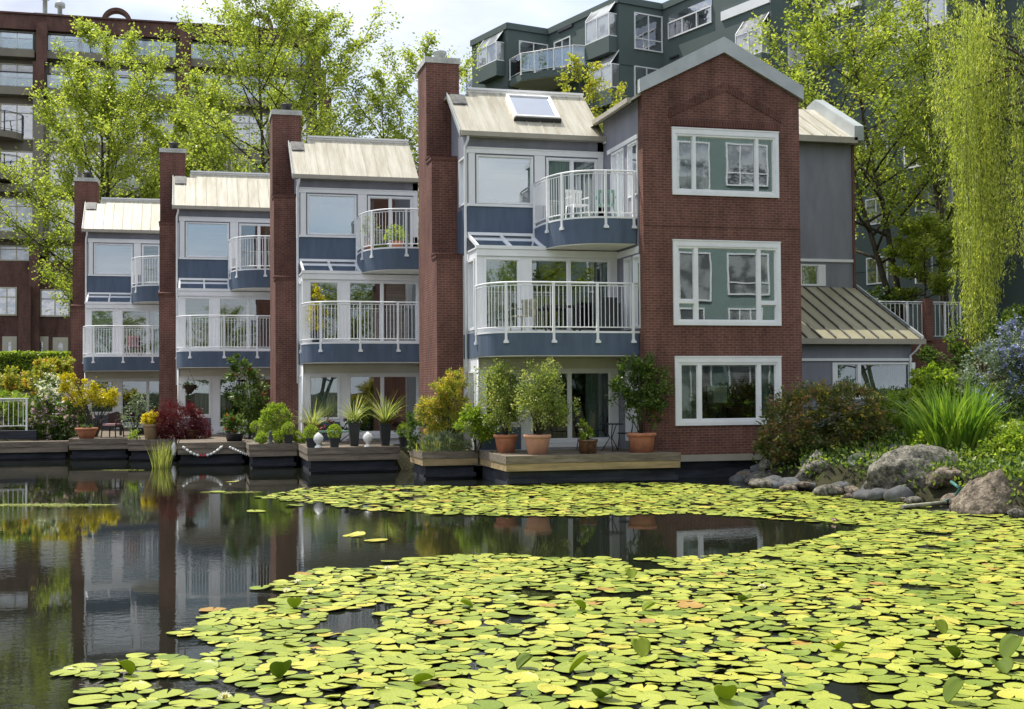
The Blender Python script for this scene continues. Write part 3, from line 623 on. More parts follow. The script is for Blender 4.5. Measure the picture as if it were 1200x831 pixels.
    gg.build('pane', 'glass_dark', gl)
    hb = MB(); hb.box(-.02, W, 1.17+.003, 1.17+.06, 5.97, 6.148, FU); hb.build('header', 'white', t)
    balcony(t, ox, oy, UPC, 0.003, 6.2, 6.86, 8.12, (.03, .33, .50, .80, .985))
    balcony(t, ox, oy, MIC, 1.175, 3.24, 3.82, 5.13, (.035, .31, .55, .78, .97))
    chimney(t, ox, oy)
    return t
G_ = 'curtain'
C0 = [[(.0, 1, 1., .55, 'blind')], [(.0, .48, 1, 0, 'curtain'), (.62, 1, 1, 0, 'curtain')], [(0, 1, 1, 0, 'curtain_green')], [(.78, 1, 1, 0, 'curtain')], [], [(.7, .9, 1, 0, 'curtain')]]
C1 = [[], [(0, .15, 1, 0, 'curtain')], [], [(.55, .82, 1, 0, 'blind')], [(0, 1, 1, 0, 'curtain')], []]
C2 = [[(0, 1, 1, 0, 'blind')], [(.65, 1, 1, 0, 'curtain')], [(0, 1, 1, .5, 'blind')], [(.0, .1, 1, 0, 'curtain')], [(.4, 1, 1, 0, 'curtain')], [(0, .12, 1, 0, 'curtain')]]
C3 = [[(0, 1, 1, 0, 'blind')], [(0, 1, 1, 0, 'blind')], [(0, 1, 1, 0, 'blind')], [(.6, 1, 1, 0, 'blind')], [(0, 1, 1, 0, 'curtain')], [(.7, 1, 1, 0, 'curtain')]]
h0 = house(0, 'nearest townhouse, with the tall red brick gable front and a low side wing', C0)
house(1, 'blue townhouse between the two tallest chimneys, above the white egg ornaments', C1)
house(2, 'blue townhouse rising behind the crimson maple bush and the hanging basket', C2)
house(3, 'farthest blue townhouse of the row, above the wicker armchair and golden tree', C3)

# ---- extras of the nearest townhouse: brick gable bay and side wings
bx0, bx1, by = 11.5, 16.0, 31.0
FB = FX(0, by)
hb = [(12.41, 15.27, 7.56, 9.08), (12.41, 15.29, 4.12, 6.11), (12.43, 15.27, 1.48, 3.04)]
bw = wall(FB, bx0, bx1, .62, 10.12, hb, .22)
bw.extrude([(bx0, by, 10.12), (bx1, by, 10.12), (bx1, by, 10.2), (13.8, by, 11.5), (bx0, by, 10.2)], (0, .22, 0))
bw.box(bx0, bx0+.22, by+.22, by+.34, .62, 10.1); bw.box(bx1-.22, bx1, by+.22, 37.7, .62, 10.1)
bb = bw.build('brick_gable', 'brick', h0)
P3 = [[(.018, .17, .035, .965), (.20, .80, .035, .965), (.83, .982, .035, .965)],
      [(.02, .17, .29, .97), (.02, .17, .02, .24), (.21, .80, .02, .98), (.835, .985, .28, .97), (.835, .985, .02, .23)],
      [(.03, .19, .04, .96), (.23, .79, .04, .96), (.83, .98, .04, .96)]]
for q, pn, cu in zip(hb, P3, ([(0, .19, 1, 0, 'curtain'), (.19, .35, 1, 0, 'curtain')], [(.84, 1, 1, 0, 'curtain')], [(0, .2, 1, 0, 'curtain'), (.82, 1, 1, 0, 'curtain'), (.2, .8, 1, .93, 'blind')])):
    window(h0, FB, *q, pn, casing=.10, head=.17, fr=.03, curtain=cu, glass='glass_up' if q[2] > 3 else 'glass')
MB().box(12.28, 15.42, .002, .018, 9.30, 9.50, FB).build('soldier_course', 'brick_soldier', bb)
so_ = MB()
for s in (-1, 1):
    a = [(13.85, 10.52), (13.85, 10.29), (13.85+s*1.62, 9.50), (13.85+s*1.62, 9.71)]
    if s > 0: a = a[::-1]
    so_.extrude([(x, by-.018, z) for x, z in a], (0, .016, 0))
MB().box(bx0+.03, bx1-.03, .002, .012, 6.62, 6.65, FB).build('string_course', 'brick_soldier', bb)
so_.build('soldier_course', 'brick_soldier', bb)
MB().box(bx0+.02, bx1, -.1, .03, .44, .615, FB).build('timber_sill_beam', 'gutter', bb)
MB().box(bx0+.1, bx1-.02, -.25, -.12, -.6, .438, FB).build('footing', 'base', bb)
cp = MB()
ap = (13.8, 11.72); apb = (13.8, 11.30)
for e, eb in (((bx0-.10, 10.46), (bx0-.10, 10.10)), ((bx1+.10, 10.50), (bx1+.10, 10.14))):
    pts = [ap, e, eb, apb]
    if e[0] > 13: pts = pts[::-1]
    cp.extrude([(x, by-.10, z) for x, z in pts], (0, .16, 0))
cp.build('gable_flashing', 'cap', h0)
gr = MB()
for e in ((bx0-.28, 9.98), (bx1+.14, 10.22)):
    pts = [(13.8, 11.58), e, (e[0], e[1]-.07), (13.8, 11.48)]
    if e[0] > 13: pts = pts[::-1]
    gr.extrude([(x, by+.065, z) for x, z in pts], (0, 6.5, 0))
g2 = gr.build('gable_roof', 'roof', h0)
MB().box(bx0-.40, bx0-.285, by+.07, 34.0, 9.86, 9.99).build('gutter', 'gutter', g2, .01)
# side of the bay, facing the balconies
SB = FS(bx0, 34.22); LB = 34.22-by
hs = [(.75, 1.75, 6.93, 8.95), (2.1, 2.85, 7.5, 8.95), (.55+1.17, 2.3, 3.95, 5.9), (2.45, 2.95, 3.95, 5.9), (1.75, 2.8, .95, 2.85)]
wall(SB, 0, LB-.345, .45, 10.0, hs, .16).build('bay_side_wall', 'grey_wall', h0)
for q in hs: window(h0, SB, *q, [(.05, .95, .03, .97)] if q[1]-q[0] < .8 else [(.04, .48, .03, .97), (.52, .96, .03, .97)], proud=.03)
MB().box(.4, LB-.35, .003, .035, 8.98, 9.1, SB).build('trim', 'white', h0); MB().box(1.2, LB-.35, .003, .03, 5.95, 6.12, SB).build('trim', 'white', h0)
ib = MB(); ib.box(bx0+.2, bx1-.23, by+.25, 36, .5, .7).box(bx0+.2, bx1-.23, by+.25, 36, 3.2, 3.5).box(bx0+.2, bx1-.23, by+.25, 36, 6.4, 6.7).box(bx0+.2, bx1-.23, by+.25, 36, 9.4, 9.5).box(bx0+.2, bx1-.23, 35.5, 35.6, .7, 9.4)
ib.build('interior', 'interior', h0)
# skylight on the front roof slope
def roofpt(px, py):
    r_ = ray(px, py); k = .8; y0, z0 = 34.05, 9.53; tt = (z0-H-k*y0)/(r_[2]-k*r_[1]); return np.array([0, 0, H])+r_*tt
A_, B_, C_, D_ = roofpt(603, 141), roofpt(656, 144), roofpt(640, 118.5), roofpt(591, 116)
nrm = Vector((0, -.8, 1)).normalized(); U_ = (Vector(B_)-Vector(A_)); U_.z = 0; U_.y = 0; V_ = Vector((0, 1, .8)).normalized(); ln = (Vector(C_)-Vector(B_)).dot(V_)
o_ = Vector(A_); uw = U_.length
Fsk = lambda u, v, n: tuple(o_+Vector((1, 0, 0))*u+V_*v+nrm*n)
sk = MB(); sk.box(0, uw, 0, .07, .0, .16, Fsk).box(0, uw, ln-.07, ln, .0, .16, Fsk).box(0, .07, .07, ln-.07, 0, .16, Fsk).box(uw-.07, uw, .07, ln-.07, 0, .16, Fsk)
sk_ = sk.build('skylight', 'white', h0); MB().box(.05, uw-.05, .05, ln-.05, .10, .12, Fsk).build('pane', 'glass_sky', sk_); MB().box(-.03, uw+.03, -.05, -.005, -.01, .12, Fsk).build('skylight_kerb', 'dark_metal', sk_)
MB().box(11.5-.06, 11.5+.10, 33.95, 34.1, 9.35, 9.55).build('floodlight', 'white', h0)
# right wings
WY, LY = 37.75, 34.12
FWg, FL = FX(0, WY), FX(0, LY)
pw = lambda a, b: onY(a, b, WY); pl = lambda a, b: onY(a, b, LY)
w1 = (pw(938, 310)[0], pw(967, 310)[0], pw(950, 335)[2], pw(950, 310)[2])
xr = 21.38; LX1 = 21.25
wall(FWg, 16.02, xr, .5, 10.5, [w1], .2).build('wing_wall', 'grey_wall', h0)
MB().box(xr-.2, xr, WY+.2, 43, .5, 10.5).build('brick_end_wall', 'brick', h0)
MB().box(xr-.0+.003, xr+.08, WY-.06, WY+.3, 2.6, 10.45).build('downspout', 'brick', h0)
window(h0, FWg, *w1, [(.04, .7, .06, .94)], curtain=[(.3, .8, 1, 0, 'curtain')])
zb_ = pw(970, 306)[2]; MB().box(16.1, xr, .003, .05, zb_-.03, zb_+.06, FWg).build('trim', 'white', h0)
rw = MB(); rw.extrude([(16.1, 37.45, 10.62), (16.1, 40.06, 12.1), (16.1, 44.2, 10.6), (16.1, 44.2, 10.5), (16.1, 40.06, 12.0), (16.1, 37.45, 10.52)], (xr-16.1-.1, 0, 0))
rw_ = rw.build('wing_roof', 'roof', h0); s_ = MB()
for k in range(11):
    x = 16.3+k*.5; s_.hexa([(x, 37.43, 10.62), (x+.03, 37.43, 10.62), (x, 40.0, 12.08), (x+.03, 40.0, 12.08), (x, 37.43, 10.67), (x+.03, 37.43, 10.67), (x, 40., 12.13), (x+.03, 40., 12.13)])
s_.build('roof_seam', 'roof', rw_)
MB().extrude([(xr-.12, 37.30, 10.5), (xr-.12, 37.30, 10.98), (xr-.12, 40.0, 12.45), (xr-.12, 40.6, 12.3), (xr-.12, 40.6, 11.7), (xr-.12, 37.8, 10.4)], (.34, 0, 0)).build('parapet', 'cap', rw_)
MB().box(16.1, xr, 37.3, 37.44, 10.40, 10.6).build('gutter', 'gutter', rw_, .01)
# lower wing
wl = [(pl(975, 425)[0], pl(1072, 425)[0], pl(1000, 468)[2], pl(1000, 425)[2])]
wall(FL, 16.02, LX1, .5, 3.78, wl, .2).box(LX1-.2, LX1, LY+.2, WY, .5, 3.78).build('low_wing_wall', 'grey_wall', h0)
window(h0, FL, *wl[0], [(.06, .30, .05, .95), (.34, .95, .05, .95)], curtain=[(0, 1, 1, 0, 'curtain_green')])
MB().box(16.1, LX1, .003, .05, wl[0][3]+.05, wl[0][3]+.13, FL).build('trim', 'white', h0)
lr = MB(); LE = 21.49
lr.extrude([(16.05, 34.0-.1, 3.80), (16.05, WY-.01, 5.66), (16.05, WY-.01, 5.56), (16.05, 34.0-.1, 3.70)], (LE-16.05, 0, 0)); lr_ = lr.build('low_roof', 'roof_low', h0); s_ = MB()
for k in range(12):
    x = 16.25+k*.47; s_.hexa([(x, 33.9, 3.80), (x+.035, 33.9, 3.80), (x, WY-.07, 5.63), (x+.035, WY-.07, 5.63), (x, 33.9, 3.86), (x+.035, 33.9, 3.86), (x, WY-.07, 5.69), (x+.035, WY-.07, 5.69)])
s_.build('roof_seam', 'flash', lr_)
MB().extrude([(LE+.001, 33.86, 3.66), (LE+.001, 33.86, 3.88), (LE+.001, WY, 5.76), (LE+.001, WY, 5.5)], (.05, 0, 0)).build('rake_board', 'cap', lr_)
MB().box(16.05, LE+.05, 33.75, 33.88, 3.64, 3.80).build('gutter', 'gutter', lr_, .01)
dsp = MB(); dsp.tube([(LE-.1, 33.8, 3.66), (LE-.15, 34.0, 3.45), (LE-.3, 34.06, 3.3), (LE-.3, 34.06, .6)], .035, 6); dsp.build('downspout', 'white', h0)

# ================================================================== GREEN APARTMENT BUILDING
cy_, sy_ = math.cos(YAW), math.sin(YAW)
def cw(xr_, d): return (xr_*cy_+d*sy_, -xr_*sy_+d*cy_)
Cc = [cw(*q) for q in ((-2.40, 78.84), (-.15, 75), (2.33, 76.4), (6.1, 70), (8.72, 71.5), (13.3, 63.7), (15.98, 65.3), (20.3, 57.8), (22.9, 59.3), (28.5, 49.7), (31.1, 51.2), (37, 41))]
gb = thing('apartment_building', (*Cc[4], 4.2), 'dark green stepped apartment block with white framed windows rising behind the brick gable', 'building')
Bd = Vector((Cc[2][0]-Cc[1][0], Cc[2][1]-Cc[1][1])).normalized()*16
poly = [*Cc, (Cc[-1][0]+Bd.x, Cc[-1][1]+Bd.y), (Cc[0][0]+Bd.x, Cc[0][1]+Bd.y)]
ZT = 24.15
MB().prism(poly, 2.5, ZT).build('wall', 'green_wall', gb)
cpm = MB()
class Face:
    def __init__(s, a, b):
        s.a = Vector((*a, 0)); s.e = Vector((b[0]-a[0], b[1]-a[1], 0)); s.L = s.e.length; s.e.normalize(); s.n = Vector((s.e.y, -s.e.x, 0))
    def F(s, u, n, z): q = s.a+s.e*u+s.n*n; return (q.x, q.y, z)
    def px(s, x, y):
        r_ = Vector(ray(x, y)); tt = s.a.dot(s.n)/r_.dot(s.n); q = Vector((0, 0, H))+r_*tt; return (q-s.a).dot(s.e), q.z
    def rect(s, x0, x1, y0, y1):
        xm, ym = (x0+x1)/2, (y0+y1)/2; return s.px(x0, ym)[0], s.px(x1, ym)[0], s.px(xm, y1)[1], s.px(xm, y0)[1]
FC = [Face(Cc[k], Cc[k+1]) for k in range(len(Cc)-1)]
for f in FC:
    cpm.box(-.05, f.L+.05, -.1, .10, ZT-.25, ZT+.12, f.F)
    for z in (21.35, 18.25, 15.15, 12.05, 8.95): cpm.box(-.02, f.L+.02, .0, .035, z-.9, z-.8, f.F)
cpm.build('cornice_band', 'green_wall', gb)
def winfar(par, F, u0, u1, z0, z1, cols=2, trans=0, glass='glass_solid', frm='white', th=.07, name='window'):
    mb = MB(); mb.box(u0, u0+th, 0, .06, z0, z1, F).box(u1-th, u1, 0, .06, z0, z1, F).box(u0+th, u1-th, 0, .06, z1-th, z1, F).box(u0+th, u1-th, 0, .08, z0, z0+th, F)
    for k in range(1, cols): u = u0+(u1-u0)*k/cols; mb.box(u-th*.4, u+th*.4, 0, .055, z0+th, z1-th, F)
    if trans: z = z0+(z1-z0)*trans; mb.box(u0+th, u1-th, .0, .05, z-th*.4, z+th*.4, F)
    o = mb.build(name, frm, par); MB().box(u0+th*.5, u1-th*.5, -.0, .02, z0+th*.5, z1-th*.5, F).build('pane', glass, o); return o
def bayfar(par, fc, x0, x1, y0, y1):
    u0, u1, z0, z1 = fc.rect(x0, x1, y0, y1); F = fc.F; dp = .55
    q = MB(); q.box(u0, u1, 0, dp, z0-.9, z0, F).build('bay_base', 'green_wall', par)
    mb = MB(); th = .06
    mb.box(u0, u0+th, dp-th, dp, z0, z1, F).box(u1-th, u1, dp-th, dp, z0, z1, F).box(u0+th, u1-th, dp-th, dp, z0, z0+th, F).box(u0+th, u1-th, dp-th, dp, z1-th, z1, F).box((u0+u1)/2-.03, (u0+u1)/2+.03, dp-th, dp, z0+th, z1-th, F)
    for u in (u0, u1-th): mb.box(u, u+th, 0, dp-th, z1-th, z1, F); mb.box(u, u+th, 0, dp-th, z0, z0+th, F); mb.hexa([F(u, dp, z1), F(u+th, dp, z1), F(u, 0, z1+.75), F(u+th, 0, z1+.75), F(u, dp, z1+.06), F(u+th, dp, z1+.06), F(u, 0, z1+.81), F(u+th, 0, z1+.81)])
    o = mb.build('bay_window', 'white', par)
    g_ = MB(); g_.box(u0+.02, u1-.02, .02, dp-.03, z0+.02, z1-.02, F); g_.hexa([F(u0+th, dp-.02, z1), F(u1-th, dp-.02, z1), F(u0+th, 0, z1+.74), F(u1-th, 0, z1+.74), F(u0+th, dp-.02, z1+.03), F(u1-th, dp-.02, z1+.03), F(u0+th, 0, z1+.78), F(u1-th, 0, z1+.78)]); g_.build('pane', 'glass_pale', o)
bayfar(gb, FC[0], 568, 591, 55, 77); bayfar(gb, FC[2], 695, 723, 22, 49); bayfar(gb, FC[4], 871, 902, 38, 68); bayfar(gb, FC[2], 700, 726, 80, 108)
for k, a, c, tr_ in ((1, (608, 642, 50, 84), 2, 0), (1, (608, 642, 105, 140), 2, 0), (2, (650, 669, 46, 80), 2, 0), (3, (743, 776, 17, 60), 2, .3), (3, (743, 772, 79, 118), 2, 0),
                  (5, (923, 958, 38, 84), 2, .25), (5, (920, 960, -35, 3), 2, 0), (6, (964, 1000, 33, 62), 2, 0), (6, (970, 1010, -30, 6), 3, 0), (6, (1015, 1034, 13, 42), 1, 0), (6, (1015, 1040, 232, 263), 2, 0), (6, (1016, 1041, 301, 333), 2, 0),
                  (6, (1015, 1041, 160, 196), 2, 0), (6, (1060, 1090, 160, 196), 2, 0), (7, (1072, 1116, 212, 250), 3, 0), (6, (1045, 1110, -8, 36), 3, 0), (7, (1080, 1118, 55, 90), 2, 0), (8, (1120, 1160, 150, 190), 2, 0), (7, (1072, 1092, 295, 333), 1, 0)):
    winfar(gb, FC[k].F, *FC[k].rect(*a), cols=c, trans=tr_, glass='glass_pale' if (a[0] in (1015, 1072) and a[2] < 240) else 'glass_solid')
# dark flat panel standing in for the shade of a terrace recess, with rail
f = FC[4]
for a in ((784, 835, 8, 36),):
    u0, u1, z0, z1 = f.rect(*a); MB().box(u0, u1, 0, .03, z0, z1, f.F).build('terrace_shade_panel', 'glass_solid', gb)
    rl = MB(); rl.box(u0, u1, .04, .10, z0-.03, z0+.05, f.F).box(u0, u1, .04, .10, z0+.85, z0+.92, f.F); [rl.box(u0+(u1-u0)*q_, u0+(u1-u0)*q_+.05, .04, .1, z0+.05, z0+.85, f.F) for q_ in (0, .33, .66, .98)]; rl.build('railing', 'white', gb)
u0, u1, z0, z1 = f.rect(846, 903, 3, 14); MB().box(u0, u1, .0, .09, z0, z1, f.F).build('white_parapet', 'white', gb)
u0, u1, z0, z1 = FC[6].rect(963, 1010, 4, 15); MB().box(u0, u1, .0, .25, z0, z1, FC[6].F).build('white_parapet', 'white', gb)
for k, a in ((2, (655, 672, 32, 35)), (2, (694, 699, 73, 76)), (4, (786, 796, 66, 68)), (8, (1166, 1176, 340, 345))):
    u0, u1, z0, z1 = FC[k].rect(*a); MB().box(u0, u1, 0, .12, z0, z1, FC[k].F).build('vent', 'dark_metal', gb)
# corner balcony
Ad = Vector((.505, -.863)); Bv = Vector((.863, .505))
c1 = Vector((-.15, 75)); pts = [c1+Bv*.1+Ad*.02, c1-Bv*.0+Ad*1.6, c1+Ad*2.6+Bv*.6, c1+Ad*4.6+Bv*1.7, c1+Ad*5.0+Bv*2.85, c1+Bv*2.85+Ad*.02]
pw_ = [cw(p.x, p.y) for p in pts]
bal = MB().prism(pw_, 20.45, 20.85).build('balcony', 'green_wall', gb); MB().prism([(x*.98+.02*pw_[5][0], y*.98+.02*pw_[5][1]) for x, y in pw_], 20.42, 20.447).build('balcony_soffit', 'soffit', bal)
railing(bal, pw_[0:5], 20.85, 22.05, (0.02, .25, .4, .6, .8, .98), sp=9, foot=.05); gp = MB()
for a, b in zip(pw_[:4], pw_[1:5]): gp.extrude([(*a, 20.95), (*b, 20.95), (*b, 21.95), (*a, 21.95)], (0, .01, 0))
gp.build('railing_glass', 'glass_rail', bal)

# ================================================================== BROWN APARTMENT BUILDING
YB = 92.
pb = lambda x, y: onY(x, y, YB)
br = thing('apartment_building', (pb(180, 400)[0], YB, 2.6), 'long brown brick and taupe apartment block with roof arches behind the leafy trees at left', 'building')
FBr = FX(0, YB); xL, xR = pb(-60, 100)[0], pb(372, 100)[0]; zt = pb(0, 17.5)[2]
zz = lambda y: pb(20, y)[2]
MB().box(xL, xR, -14, 0, zz(290), zt-.02, FBr).build('upper_wall', 'taupe', br)
MB().box(xL, pb(388, 300)[0], -13, 1.0, 2.4, zz(308), FBr).build('lower_wall', 'brick_brown', br)
MB().box(xL, xR, .0, .5, zz(36), zt, FBr).box(xL, xR, -.2, .62, zt, zt+.12, FBr).build('cornice', 'brick_brown', br)
cols_ = [(45, 57, 30, 76), (41, 54, 76, 108), (211, 224, 30, 76), (208, 221, 76, 108), (360, 374, 38, 66), (366, 380, 66, 96), (372, 386, 96, 135), (-62, -50, 30, 100)]
for a in cols_:
    x0, x1 = pb(a[0], 60)[0], pb(a[1], 60)[0]; MB().box(x0, x1, .501, 1.3, zz(a[3]), zz(a[2]), FBr).build('brick_pier', 'brick_brown', br)
for a in ((40, 52, 108, 300), (206, 218, 108, 300), (374, 386, 130, 300)): MB().box(pb(a[0], 200)[0], pb(a[1], 200)[0], .02, .8, zz(a[3]), zz(a[2]), FBr).build('concrete_pier', 'taupe', br)
for a in ((34, 46, 288, 420), (23, 37, 338, 420)): MB().box(onY(a[0], 350, YB-1.6)[0], onY(a[1], 350, YB-1.6)[0], 1.01, 1.7+(a[0] < 30)*.5, 2.4, zz(a[2]), FBr).build('brick_pier', 'brick_brown', br)
bays = [(-46, 42), (56, 208), (222, 362)]
rows = [(37, 60, 'd'), (75, 104, 'p'), (122, 164, 'p'), (177, 217, 'p'), (232, 272, 'p'), (288, 306, 'd')]
for (x0, x1) in bays:
    for (y0, y1, kd) in rows:
        n = max(1, round((x1-x0)/42)); 
        for k in range(n):
            a0, a1 = x0+(x1-x0)*k/n+2, x0+(x1-x0)*(k+1)/n-2
            winfar(br, FBr, pb(a0, 100)[0], pb(a1, 100)[0], zz(y1), zz(y0), 2, .75 if (k+y0) % 2 else 0, 'glass_pale' if (k*3+y0) % 4 > 1 else 'glass_solid', 'cream_frame', .09)
    for y in (61, 105, 218, 273):
        MB().box(pb(x0-2, 100)[0], pb(x1, 100)[0], .0, .9, zz(y+9), zz(y), FBr).build('balcony_slab', 'taupe', br)
    for y0, y1 in ((42, 60.8), (88, 104.8)):
        r_ = MB(); X0, X1 = pb(x0, 100)[0], pb(x1-2, 100)[0]; r_.box(X0, X1, .80, .86, zz(y0)-.04, zz(y0)+.04, FBr); n = max(2, round((X1-X0)/2.5)); [r_.box(X0+(X1-X0)*k/n, X0+(X1-X0)*k/n+.06, .8, .86, zz(y1), zz(y0)-.04, FBr) for k in range(n+1)]
        r_ = r_.build('railing', 'dark_metal', br); MB().box(X0, X1, .82, .84, zz(y1)+.05, zz(y0)-.08, FBr).build('railing_glass', 'glass_rail', r_)
# rounded balconies at the left edge
for y0, y1, y2 in ((136, 158, 166), (186, 206, 214)):
    cx_ = pb(-14, 100)[0]; pts = [(cx_+2.3*math.cos(a), YB-2.0*math.sin(a)) for a in np.linspace(0, math.pi, 12)]
    b_ = MB().prism(pts, zz(y2), zz(y1)).build('balcony', 'taupe', br); railing(b_, pts, zz(y1), zz(y0), (.05, .3, .5, .7, .95), sp=9, foot=.02, mcol='dark_metal')
for a in ((-4, 20, 338, 371), (47, 82, 340, 372)):
    winfar(br, FX(0, YB-1), onY(a[0], 350, YB-1)[0], onY(a[1], 350, YB-1)[0], zz(a[3]), zz(a[2]), 2, .65, 'glass_solid', 'cream_frame', .1)
for a in ((3, 20, 395, 414), (40, 57, 395, 414), (62, 80, 396, 414)): winfar(br, FX(0, YB-1), onY(a[0], 350, YB-1)[0], onY(a[1], 350, YB-1)[0], 2.8, zz(a[2]), 1, 0, 'glass_pale', 'cream_frame', .35)
# roof arches
for cx, cyy in ((137, 25), (302, 30)):
    c_ = pb(cx, cyy); ro, ri = .95*abs(pb(cx+19, cyy)[0]-c_[0]), .74*abs(pb(cx+19, cyy)[0]-c_[0]); a = MB(); n = 24
    for k in range(n):
        t0, t1 = math.pi*k/n, math.pi*(k+1)/n; q = lambda r, t_, y: (c_[0]+r*math.cos(t_), y, c_[2]-.2+r*math.sin(t_)*1.05)
        a.hexa([q(ri, t0, YB-.3), q(ro, t0, YB-.3), q(ri, t0, YB+.5), q(ro, t0, YB+.5), q(ri, t1, YB-.3), q(ro, t1, YB-.3), q(ri, t1, YB+.5), q(ro, t1, YB+.5)])
    a.build('roof_arch', 'brick_brown', br)
    b = MB(); r2 = ro*.48; b.extrude([(c_[0]+r2*math.cos(t_), YB+1.5, c_[2]-.1+r2*math.sin(t_)) for t_ in np.linspace(0, math.pi, 14)], (0, 2.5, 0)); b.build('roof_dome_glass', 'copper', br)
vm = MB(); c_ = pb(57, 20); vm.box(c_[0]-1.2, c_[0]+.8, YB+2, YB+3.5, zt, zt+.9); vm.lathe([(.16, 0), (.16, 2.0), (.32, 2.0), (.32, 2.35), (.1, 2.45)], (c_[0]-.5, YB+2.5, zt), 10); vm.lathe([(.16, 0), (.16, 1.5), (.36, 1.5), (.36, 1.8), (.1, 1.95)], (c_[0]+.5, YB+2.5, zt), 10); vm.build('roof_vent', 'cap', br)
# ================================================================== DECKS
ZD = .72
def onD(x, y): return onZ(x, y, ZD)
def deck(x0, x1, yf, yb, label, name='wooden_deck', seed=0, light=True, top=ZD):
    rng = random.Random(seed); t = thing(name, ((x0+x1)/2, yf, top-.72), label, 'deck', 'timber decks along the water'); dz = top-ZD
    p = MB(); y = yf+.003; 
    while y < yb: p.box(x0+.03, x1-.03, y, min(y+.134, yb), .68+dz+rng.uniform(-.002, .002), ZD+dz+rng.uniform(-.003, .002)); y += .141
    p.build('planks', 'wood', t)
    for z0, z1, m_ in ((.545, .735, 'wood'), (.36, .54, 'wood_light' if light else 'wood')):
        s = 0 if z0 > .5 else .018; b = MB(); xs = [x0, x0+(x1-x0)*rng.uniform(.4, .6), x1]
        for a, c in zip(xs, xs[1:]): b.box(a-.0+.002, c-.002, yf-.045+s, yf-.003+s*.0-.0, z0+dz, z1+dz)
        b.box(x0-.03+s, x0-.001, yf-.045+s, yb, z0+dz, z1+dz); b.box(x1+.001, x1+.03-s, yf-.045+s, yb, z0+dz, z1+dz); b.build('fascia_board', m_, t, .006)
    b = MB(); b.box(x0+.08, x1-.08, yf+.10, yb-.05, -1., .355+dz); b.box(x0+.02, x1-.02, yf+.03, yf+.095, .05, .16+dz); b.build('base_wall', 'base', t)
    return t
deck(7.51, 12.02, 29.95, 33.0, 'timber deck with terracotta pots under the widest balcony, nearest the lily pads', seed=1)
deck(5.97, 7.43, 32.85, 34.8, 'short timber planter deck in front of the big brick chimney, edged with lavender', seed=2, light=True)
deck(3.27, 5.86, 36.2, 40.95, 'timber deck carrying the white egg ornaments and spiky black planters', seed=3, light=False)
deck(1.78, 3.2, 39.25, 44, 'narrow timber deck with the round box bush and low row of topiary', seed=4, light=False)
deck(-.35, 1.72, 41.3, 49, 'timber deck hung with a red and white rope swag', seed=5, light=False)
deck(-2.0, -.42, 44.7, 49, 'timber deck under the crimson maple and tan flower pot', seed=6, light=False)
deck(-4.02, -2.07, 46.15, 57.1, 'farthest timber deck, with the wicker armchair on it', seed=7, light=False)
deck(-9.0, -4.15, 46.9, 48.0, 'low timber edging in front of the lilac flowering shrub', seed=8, light=False, top=.62)

# ================================================================== POTS, PLANTS
def soil(t, c, r, z): MB().lathe([(r, 0), (r*.98, .012)], (c[0], c[1], z), 14).build('soil', 'soil', t)
def round_pot(t, c, r, h, m_, rim=True, taper=.72):
    pr = [(r*taper, 0), (r*.93, h*.80), (r*.94, h*.82)]+([(r*1.03, h*.83), (r*1.04, h*.98), (r*1.0, h), (r*.90, h), (r*.88, h*.9)] if rim else [(r, h*.97), (r*.97, h), (r*.9, h), (r*.88, h*.9)])
    o = MB().lathe(pr, c, 26).build('pot', m_, t); soil(t, c, r*.88, c[2]+h*.9); return o
def sq_pot(t, c, wt, wb, h, m_):
    a, b = wt/2, wb/2; mb = MB(); x, y, z = c
    cs = [(x-b, y-b, z), (x+b, y-b, z), (x-b, y+b, z), (x+b, y+b, z), (x-a, y-a, z+h), (x+a, y-a, z+h), (x-a, y+a, z+h), (x+a, y+a, z+h)]
    mb.hexa(cs); mb.box(x-a-.012, x+a+.012, y-a-.012, y+a+.012, z+h-.03, z+h+.012); o = mb.build('pot', m_, t, .008); MB().box(x-a+.03, x+a-.03, y-a+.03, y+a-.03, z+h+.013, z+h+.02).build('soil', 'soil', t); return o
def potted(c, r, h, pm, name, label, blobs, n, size, lm, taper=.72, rim=True, stems=7, clumps=60, group=None, cat='potted plant', seed=1, up=.3, flowers=None, cr=.3, shell=.4, aspect=.6, square=None):
    t = thing(name, c, label, cat, group)
    if square: sq_pot(t, c, *square, pm); h = square[2]
    else: round_pot(t, c, r, h, pm, rim, taper)
    bl = [(c[0]+b[0], c[1]+b[1], c[2]+h+b[2], b[3], b[4], b[5]) for b in blobs]
    shrub(name, None, None, (c[0], c[1], c[2]+h*.9), bl, n, size, lm, stems, clumps, cr, seed=seed, up=up, parent=t, flowers=flowers, shell=shell, aspect=aspect)
    return t
def C3_(p): return (float(p[0]), float(p[1]), ZD)
pA, pB, pC, pDd = C3_(onD(593, 530.5)), C3_(onD(630, 532.5)), C3_(onD(689, 531.5)), C3_(onD(752, 530))
potted(pA, .31, .47, 'terracotta', 'potted_shrub', 'airy green shrub in the plain terracotta pot, left one of the matching pair', [(.0, 0, .75, .60, .45, .65), (-.1, 0, 1.35, .62, .45, .7), (.25, .1, 1.1, .6, .4, .7)], 8200, .06, 'leaf_var', clumps=230, stems=14, seed=11, cr=.30, shell=.2)
potted(pB, .34, .50, 'terracotta_pale', 'potted_shrub', 'airy green shrub in the chalky terracotta pot, right one of the matching pair', [(.1, 0, .8, .62, .45, .6), (.2, 0, 1.25, .6, .4, .6), (.6, 0, .62, .5, .3, .35)], 7400, .06, 'leaf_var', clumps=210, stems=14, seed=12, cr=.30, shell=.2)
